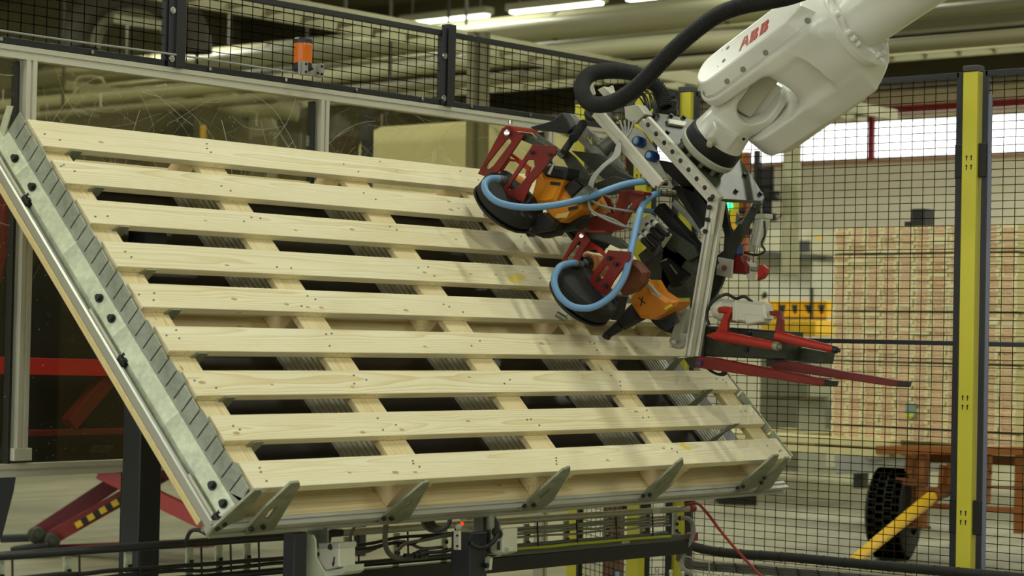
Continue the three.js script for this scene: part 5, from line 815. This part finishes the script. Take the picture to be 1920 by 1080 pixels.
  const B = (p, q, w, h, m = or, name = 'frame_beam') => part(tr, name, bar(p, q, w, h, UP, 0.003), m);
  const e = (x, y, d) => at(x, y, d);
  B(e(1648, 843, 12.3), e(1960, 846, 11.6), 0.08, 0.045); B(e(1700, 858, 12.6), e(1960, 866, 12.2), 0.06, 0.05, orD);
  B(e(1708, 852, 12.25), e(1706, 986, 12.25), 0.05, 0.05); B(e(1732, 852, 12.15), e(1728, 988, 12.15), 0.05, 0.06); B(e(1720, 860, 12.2), e(1718, 980, 12.2), 0.03, 0.03, orD, 'mounting_plate');
  B(e(1768, 872, 12.1), e(1764, 930, 12.1), 0.03, 0.035); B(e(1785, 870, 12.1), e(1784, 930, 12.1), 0.06, 0.03); B(e(1680, 902, 12.2), e(1740, 906, 12.1), 0.03, 0.04, orD); B(e(1735, 948, 12.1), e(1960, 960, 11.7), 0.05, 0.03);
  B(e(1850, 852, 11.9), e(1846, 945, 11.9), 0.05, 0.05); B(e(1915, 852, 11.8), e(1912, 1000, 11.8), 0.05, 0.06); B(e(1845, 912, 11.9), e(1960, 915, 11.7), 0.03, 0.012, orD); B(e(1855, 890, 11.9), e(1842, 850, 11.9), 0.04, 0.03, orD);
  part(tr, 'foot_plate', bar(e(1690, 986, 12.2), e(1742, 988, 12.2), 0.12, 0.012, UP), orD);
  part(tr, 'drawbar', rod(e(1752, 928, 12.05), e(1598, 1054, 10.9), 0.037, 0.03, 18), M.yellowDeep); part(tr, 'drawbar_hinge', merge([rod(e(1738, 922, 12.0), e(1775, 924, 12.1), 0.03), rod(e(1750, 932, 12.0), e(1772, 918, 12.1), 0.038)]), orD);
  // wheel: tyre lathed round its axle, tread blocks as raised lugs
  const wc = e(1676, 956, 12.35), axle = V(0.28, 0, 0.96).normalize(), RT = 0.262, wt = 0.24; wc.y = RT + 0.005;
  const tyre = part(tr, 'tyre', lathe(wc.clone().addScaledVector(axle, -wt / 2), axle, [[0.12, 0.0], [0.2, 0.0], [0.245, 0.02], [RT - 0.008, 0.05], [RT - 0.004, wt / 2], [RT - 0.008, wt - 0.05], [0.245, wt - 0.02], [0.2, wt], [0.12, wt]], 48), M.rubber);
  const lug = []; const ux = side2(axle), uy = axle.clone().cross(ux); function side2(d) { return V(0, 1, 0).addScaledVector(d, -d.y).normalize(); }
  for (let i = 0; i < 34; i++) for (const k of [-0.07, -0.024, 0.024, 0.07]) { const t = (i + (k > 0 === Math.abs(k) > 0.05 ? 0.5 : 0)) / 34 * 2 * Math.PI, q = wc.clone().addScaledVector(ux, (RT - 0.004) * Math.cos(t)).addScaledVector(uy, (RT - 0.004) * Math.sin(t)).addScaledVector(axle, k), rad = ux.clone().multiplyScalar(Math.cos(t)).addScaledVector(uy, Math.sin(t)); lug.push(box(0.036, 0.011, 0.04, 0, 0, 0, 0.003).applyMatrix4(basis(rad.clone().cross(axle).negate(), rad, axle, q))); }
  part(tr, 'tread', merge(lug), M.rubber); part(tr, 'wheel_disc', lathe(wc.clone().addScaledVector(axle, -0.03), axle, [[0, 0], [0.13, 0], [0.15, 0.03], [0.15, 0.11], [0.12, 0.11], [0.1, 0.06], [0.04, 0.06], [0.035, 0.09], [0, 0.09]], 32), mat('#5a1a16', 0.5));
  void tyre;
  const gm = thing('floor_machine', 'pale grey machine base with toothed edge standing behind the big tyre', 'machine', at(1660, 900, 15).setY(0));
  part(gm, 'body', bar(at(1604, 868, 15), at(1800, 862, 14.4), 0.5, 0.14, UP, 0.01), mat('#a8aaa4', 0.5)); for (let i = 0; i < 26; i++) part(gm, 'tooth', box(0.02, 0.03, 0.03).translate(...at(1626 + i * 7, 858 - i * 0.3, 14.6 - i * 0.02).toArray()), mat('#8d908c', 0.5));
  part(gm, 'foot', bar(at(1614, 880, 15), at(1614, 915, 15), 0.08, 0.08, V(1, 0, 0)), mat('#35373a', 0.5)); part(gm, 'foot', bar(at(1780, 880, 14.6), at(1780, 920, 14.6), 0.08, 0.08, V(1, 0, 0)), mat('#35373a', 0.5));
}
{ // machinery between the fence and the far wall
  const KD = 1.38, Q = (x, y, d) => at(x, y, d * KD), slab = (t, name, a, b, dep, h, m) => part(t, name, bar(a, b, dep * KD, h * KD, UP, 0.01), m);
  const yb = M.yellowDeep, blk = M.black;
  const m1 = thing('yellow_machine', 'yellow machine guard with black triangles left of the board stack', 'machine', Q(1490, 640, 15).setY(0));
  slab(m1, 'striped_guard', Q(1418, 579, 15.4), Q(1556, 579, 14.8), 0.06, 0.115, yb); slab(m1, 'yellow_base', Q(1400, 616, 15.3), Q(1556, 616, 14.7), 0.3, 0.11, yb); slab(m1, 'white_board', Q(1418, 598, 15.5), Q(1556, 597, 14.9), 0.06, 0.05, mat('#bfc2bb', 0.5));
  for (const [x, s] of [[1440, 1], [1466, 1], [1490, 0.8], [1517, 1.3], [1540, 0.9]]) part(m1, 'black_triangle', plate(cBack.clone(), cBack.dot(Q(x, 579, 14.7)), [[x - 8 * s, 571], [x + 8 * s, 571], [x + 4, 588], [x - 2, 588]], 0.01), blk);
  part(m1, 'lever', rod(Q(1522, 612, 14.7), Q(1522, 540, 14.7), 0.018), M.steelDark); part(m1, 'cross_shaft', merge([rod(Q(1428, 560, 14.8), Q(1436, 548, 14.8), 0.02), rod(Q(1420, 556, 14.8), Q(1438, 556, 14.8), 0.016)]), blk);
  slab(m1, 'plinth', Q(1405, 690, 15.4), Q(1556, 690, 14.9), 0.5, 0.4, mat('#8f8f78', 0.7));
  part(m1, 'stand', bar(Q(1480, 742, 15.1), Q(1480, 1000, 15.1).setY(0.0), 0.5, 0.5, EX), mat('#8d8c78', 0.7));
  const m2 = thing('cream_machine', 'cream machine head with dark slot and grey arm above the yellow guard', 'machine', Q(1490, 480, 17).setY(0));
  slab(m2, 'head', Q(1430, 455, 17.6), Q(1560, 455, 17), 0.6, 0.2, mat('#c4c1a4', 0.6)); slab(m2, 'arm', Q(1400, 473, 17.4), Q(1556, 485, 16.6), 0.08, 0.05, mat('#55574c', 0.5)); slab(m2, 'dark_slot', Q(1499, 462, 16.6), Q(1518, 462, 16.55), 0.04, 0.09, mat('#3c3d38', 0.6)); part(m2, 'yellow_tag', bar(Q(1530, 447, 16.7), Q(1542, 447, 16.7), 0.02, 0.035, UP), yb);
  slab(m2, 'column', Q(1415, 560, 17.8), Q(1560, 560, 17.2), 0.5, 0.7, mat('#cfcdb8', 0.6)); slab(m2, 'foot', Q(1415, 720, 17.8).setY(0.3), Q(1560, 720, 17.2).setY(0.3), 0.36, 0.43, mat('#8b8a76', 0.7));
  const m3 = thing('grey_motor', 'dark grey motor unit with looped black hose low behind the fence', 'motor', Q(1490, 800, 16).setY(0.0));
  part(m3, 'block', bar(Q(1450, 770, 15.7), Q(1535, 770, 15.4), 0.4, 0.36, UP, 0.03), mat('#5c5d50', 0.6)); part(m3, 'hose', hose([Q(1496, 730, 15.6), Q(1488, 752, 15.6), Q(1506, 760, 15.6), Q(1514, 735, 15.6), Q(1505, 722, 15.6)], 0.022), blk); part(m3, 'skid', bar(Q(1440, 815, 15.7).setY(0.14), Q(1545, 815, 15.4).setY(0.14), 0.5, 0.28, UP), mat('#a9a68c', 0.7));
  const D = (x, y, o = 0) => at(x, y, 16.4 + o), c = thing('signal_column', 'yellow column with black signal unit and green lamp on a cream machine behind the tool', 'column', D(1390, 500));
  part(c, 'column', bar(D(1383, 510), D(1388, 285), 0.09, 0.12, EX), M.yellowDeep); part(c, 'orange_edge', bar(D(1398, 510, -0.06), D(1402, 285, -0.06), 0.03, 0.06, EX), mat('#9c4c14', 0.5));
  part(c, 'black_rail', bar(D(1418, 440, -0.1), D(1420, 282, -0.1), 0.04, 0.04, EX), blk); part(c, 'rail_arm', bar(D(1395, 435, -0.08), D(1420, 435, -0.1), 0.05, 0.05, UP), blk);
  for (const [x0, x1, yy0, yy1] of [[1424, 1452, 312, 352], [1430, 1452, 352, 372], [1436, 1463, 358, 376], [1432, 1448, 376, 400], [1428, 1456, 400, 414]]) part(c, 'black_unit', plate(cBack.clone(), cBack.dot(D(x0, yy0, -0.2)), [[x0, yy0], [x1, yy0], [x1, yy1], [x0, yy1]], 0.14, null, 0.01), yy0 > 375 ? mat('#1b1e38', 0.5) : blk);
  part(c, 'unit_cable', hose([D(1455, 366, -0.2), D(1468, 380, -0.2), D(1467, 400, -0.2), D(1456, 412, -0.2)], 0.008), mat('#77775f', 0.6));
  const lq = D(1367, 386, -0.2); part(c, 'green_lamp', rod(lq, lq.clone().addScaledVector(cBack, 0.02), 0.025), new THREE.MeshStandardMaterial({ color: '#40ff90', emissive: '#30ff90', emissiveIntensity: 2.5 })); part(c, 'lamp_plate', plate(cBack.clone(), cBack.dot(D(1370, 400, -0.16)), [[1360, 370], [1386, 370], [1386, 430], [1362, 430]], 0.04), M.yellowDeep);
  const m4 = thing('cream_cabinet', 'cream machine cabinet under the yellow signal column', 'machine', D(1390, 600).setY(0)); part(m4, 'cabinet', bar(D(1350, 600).setY(0.95), D(1422, 600).setY(0.95), 0.4, 1.7, UP, 0.02), mat('#cfcbb0', 0.65)); part(m4, 'plinth', bar(D(1352, 600).setY(0.06), D(1420, 600).setY(0.06), 0.36, 0.12, UP), blk);
}
{ // ducts, pipes and trays under the ceiling
  const pale = mat('#a9a684', 0.4), dull = mat('#716d4f', 0.55), dark = mat('#3a3728', 0.7);
  const zrun = (x, y, d, za, zb) => { const q = at(x, y, d); return [V(q.x, q.y, q.z + za), V(q.x, q.y, q.z + zb)]; };
  const [a, b] = zrun(1150, 40, 18, -9, 12), duct = thing('air_duct', 'long round air duct with joint bands under the ceiling', 'duct', a.clone().lerp(b, 0.5));
  part(duct, 'tube', rod(a, b, 0.135, 0.135, 28), pale); for (let i = 0; i < 12; i++) { const q = a.clone().lerp(b, 0.06 + i * 0.085); part(duct, 'joint_band', rod(q, q.clone().add(V(0, 0, 0.05)), 0.143, 0.143, 28), dull); } for (const k of [0.2, 0.5, 0.8]) { const q = a.clone().lerp(b, k); part(duct, 'hanger', bar(q, q.clone().setY(CEIL - 0.02), 0.03, 0.03, EX), dark); }
  const [c, e] = zrun(640, 142, 17, -7, 4.0), pipe = thing('pale_pipe', 'pale pipe with an elbow turning down behind the mesh fence', 'pipe', c.clone().lerp(e, 0.5)); part(pipe, 'pipe_run', hose([c, c.clone().lerp(e, 0.5), e, e.clone().add(V(0, -0.04, 0.18)), e.clone().add(V(0, -0.22, 0.26)), e.clone().add(V(0, -0.8, 0.26)), e.clone().add(V(0, -1.6, 0.26))], 0.06, 80, 14), pale);
  for (const k of [0.2, 0.6]) { const q = c.clone().lerp(e, k); part(pipe, 'hanger', bar(q, q.clone().setY(CEIL - 0.02), 0.02, 0.02, EX), dark); }
  const pipeAt = (x, y, d, za, zb, r, label, m = dull) => { const [p, q] = zrun(x, y, d, za, zb), t = thing('ceiling_pipe', label, 'pipe', p.clone().lerp(q, 0.5)); part(t, 'pipe', rod(p, q, r, r, 18), m); for (const k of [0.15, 0.5, 0.85]) { const h = p.clone().lerp(q, k); part(t, 'hanger', bar(h, h.clone().setY(CEIL - 0.02), 0.02, 0.02, EX), dark); } };
  pipeAt(1150, 78, 17, -8, 12, 0.05, 'slim pipe running just below the big round air duct'); pipeAt(640, 172, 16, -5, 6, 0.045, 'lower thin pipe behind the mesh fence under the elbow pipe'); pipeAt(500, 105, 20, -4, 9, 0.09, 'grey pipe high behind the amber beacon', pale);
  // ladder trays
  const ladder = (p, q, w, label) => { const t = thing('cable_ladder', label, 'cable tray', p.clone().lerp(q, 0.5)), d = q.clone().sub(p).normalize(), s = d.clone().cross(UP).normalize(); for (const k of [-1, 1]) part(t, 'side_rail', bar(p.clone().addScaledVector(s, k * w / 2), q.clone().addScaledVector(s, k * w / 2), 0.03, 0.09, UP), pale); const n = Math.floor(p.distanceTo(q) / 0.3); for (let i = 0; i < n; i++) { const m = p.clone().lerp(q, (i + 0.5) / n); part(t, 'rung', bar(m.clone().addScaledVector(s, -w / 2), m.clone().addScaledVector(s, w / 2), 0.03, 0.03, UP), dull); } for (const k of [0.2, 0.8]) { const m = p.clone().lerp(q, k); part(t, 'hanger', bar(m, m.clone().setY(CEIL - 0.02), 0.02, 0.02, EX), dark); } };
  { const q = at(1780, 92, 17); ladder(V(q.x, q.y, q.z - 8), V(q.x, q.y, q.z + 5), 0.3, 'pale cable ladder hung high at the right above the window band'); }
  { const q = at(1100, 120, 15); ladder(V(q.x - 4, q.y, q.z), V(q.x + 4, q.y, q.z), 0.3, 'pale cable ladder crossing above the rear mesh fence'); }
  { const q = at(1800, 30, 19); const t = thing('ceiling_trunking', 'long olive cable trunking along the ceiling at the upper right', 'trunking', q.clone()); part(t, 'trunking', box(0.2, 0.22, 16, q.x, q.y, q.z, 0.01), dull); part(t, 'hanger', box(0.03, CEIL - q.y - 0.1, 0.03, q.x, (CEIL + q.y + 0.1) / 2, q.z), dull); }
  // machines behind the clear panels
  const B = (x, y, o = 0) => at(x, y, 20 + o), booth = thing('round_machine', 'large dark rounded machine hood blurred behind the left mesh panel', 'machine', B(260, 300).setY(0)), hq = B(255, 95);
  const facing = basis(V(0.76, 0, 0.65), UP, V(-0.65, 0, 0.76), hq), facing2 = basis(V(0.76, 0, 0.65), UP, V(-0.65, 0, 0.76), hq.clone().addScaledVector(cBack, 0.25));
  part(booth, 'hood', new THREE.TorusGeometry(0.52, 0.19, 16, 40, Math.PI).applyMatrix4(facing), mat('#4c4836', 0.7)); part(booth, 'inner_duct', new THREE.TorusGeometry(0.34, 0.04, 10, 32, Math.PI).applyMatrix4(facing2), dull);
  part(booth, 'body', bar(hq.clone().addScaledVector(cRight, -0.7).setY(1.5), hq.clone().addScaledVector(cRight, 0.72).setY(1.5), 0.7, 3.0, UP, 0.06), mat('#514d38', 0.7)); part(booth, 'pale_strip', bar(B(215, 35, -0.8), B(330, 52, -0.9), 0.05, 0.08, UP), pale);
  const weld = thing('handling_robot', 'pale handling arm of a machine blurred behind the clear panels', 'machine', B(440, 300).setY(0));
  part(weld, 'arm', hose([B(390, 140), B(405, 178), B(440, 196), B(500, 200), B(560, 208)], 0.105, 40, 12), pale); part(weld, 'column', bar(B(470, 215, 0.4), B(470, 400, 0.4).setY(0), 0.36, 0.36, EX), mat('#77745a', 0.6)); part(weld, 'yellow_label', bar(B(376, 248, -0.2), B(386, 248, -0.2), 0.03, 0.13, UP), M.yellowDeep); part(weld, 'beam', bar(B(80, 222, 0.8), B(350, 195, 0.3), 0.14, 0.05, UP), pale);
  part(weld, 'tube_frame', hose([B(140, 175, -0.3), B(145, 148, -0.3), B(190, 148, -0.3), B(200, 165, -0.3)], 0.014, 30, 8), pale); part(weld, 'beam', bar(B(130, 160, 0.6), B(340, 192, -0.1), 0.12, 0.09, UP), pale);
  part(weld, 'beam_post', bar(B(90, 225, 0.8), B(90, 225, 0.8).setY(0), 0.14, 0.14, EX), dull); part(weld, 'beam_post', bar(B(345, 200, 0.3), B(345, 200, 0.3).setY(0), 0.14, 0.14, EX), dark);
  single('panel_wall', 'olive panelled partition blurred far behind the left clear panel', 'partition', bar(at(-200, 300, 24).setY(1.1), at(560, 300, 22).setY(1.1), 0.1, 2.2, UP), mat('#7a7658', 0.7));
  const tank = thing('cream_tank', 'large cream covered load blurred behind the right clear panel', 'load', at(880, 330, 15).setY(0)); const tq = at(880, 270, 15.5);
  part(tank, 'body', box(1.25, 2.62, 1.2, tq.x, 1.43, tq.z, 0.16).rotateY(0), mat('#cfc79c', 0.7)); part(tank, 'base', box(1.3, 0.12, 1.25, tq.x, 0.06, tq.z, 0.01), dull);
  for (const [x, lab] of [[690, 'dark slim stanchion behind the right clear panel'], [888, 'left grey stanchion of the pair behind the mesh fence'], [908, 'right grey stanchion of the pair behind the mesh fence']]) single('stanchion', lab, 'post', bar(at(x, 330, 12).setY(0), at(x, x < 800 ? 205 : 60, 12), 0.05, 0.05, EX), x < 800 ? M.frameBlack : dull);
  single('brown_board', 'brown board standing on the floor behind the mesh between the lower yellow posts', 'board', bar(at(1152, 940, 10.2).setY(0), at(1152, 880, 10.2), 0.09, 0.05, EX), mat('#5a3f30', 0.7));
  // pale timber waiting behind the table at the left edge
  single('timber_block', 'pale timber piece behind the upper left corner of the pallet', 'timber', bar(on(-60, 278, EZ, -5.9), on(21, 276, EZ, -5.9), 0.1, 0.08, UP), mat('#d8cb98', 0.7));
}
renderer.render(scene, camera);
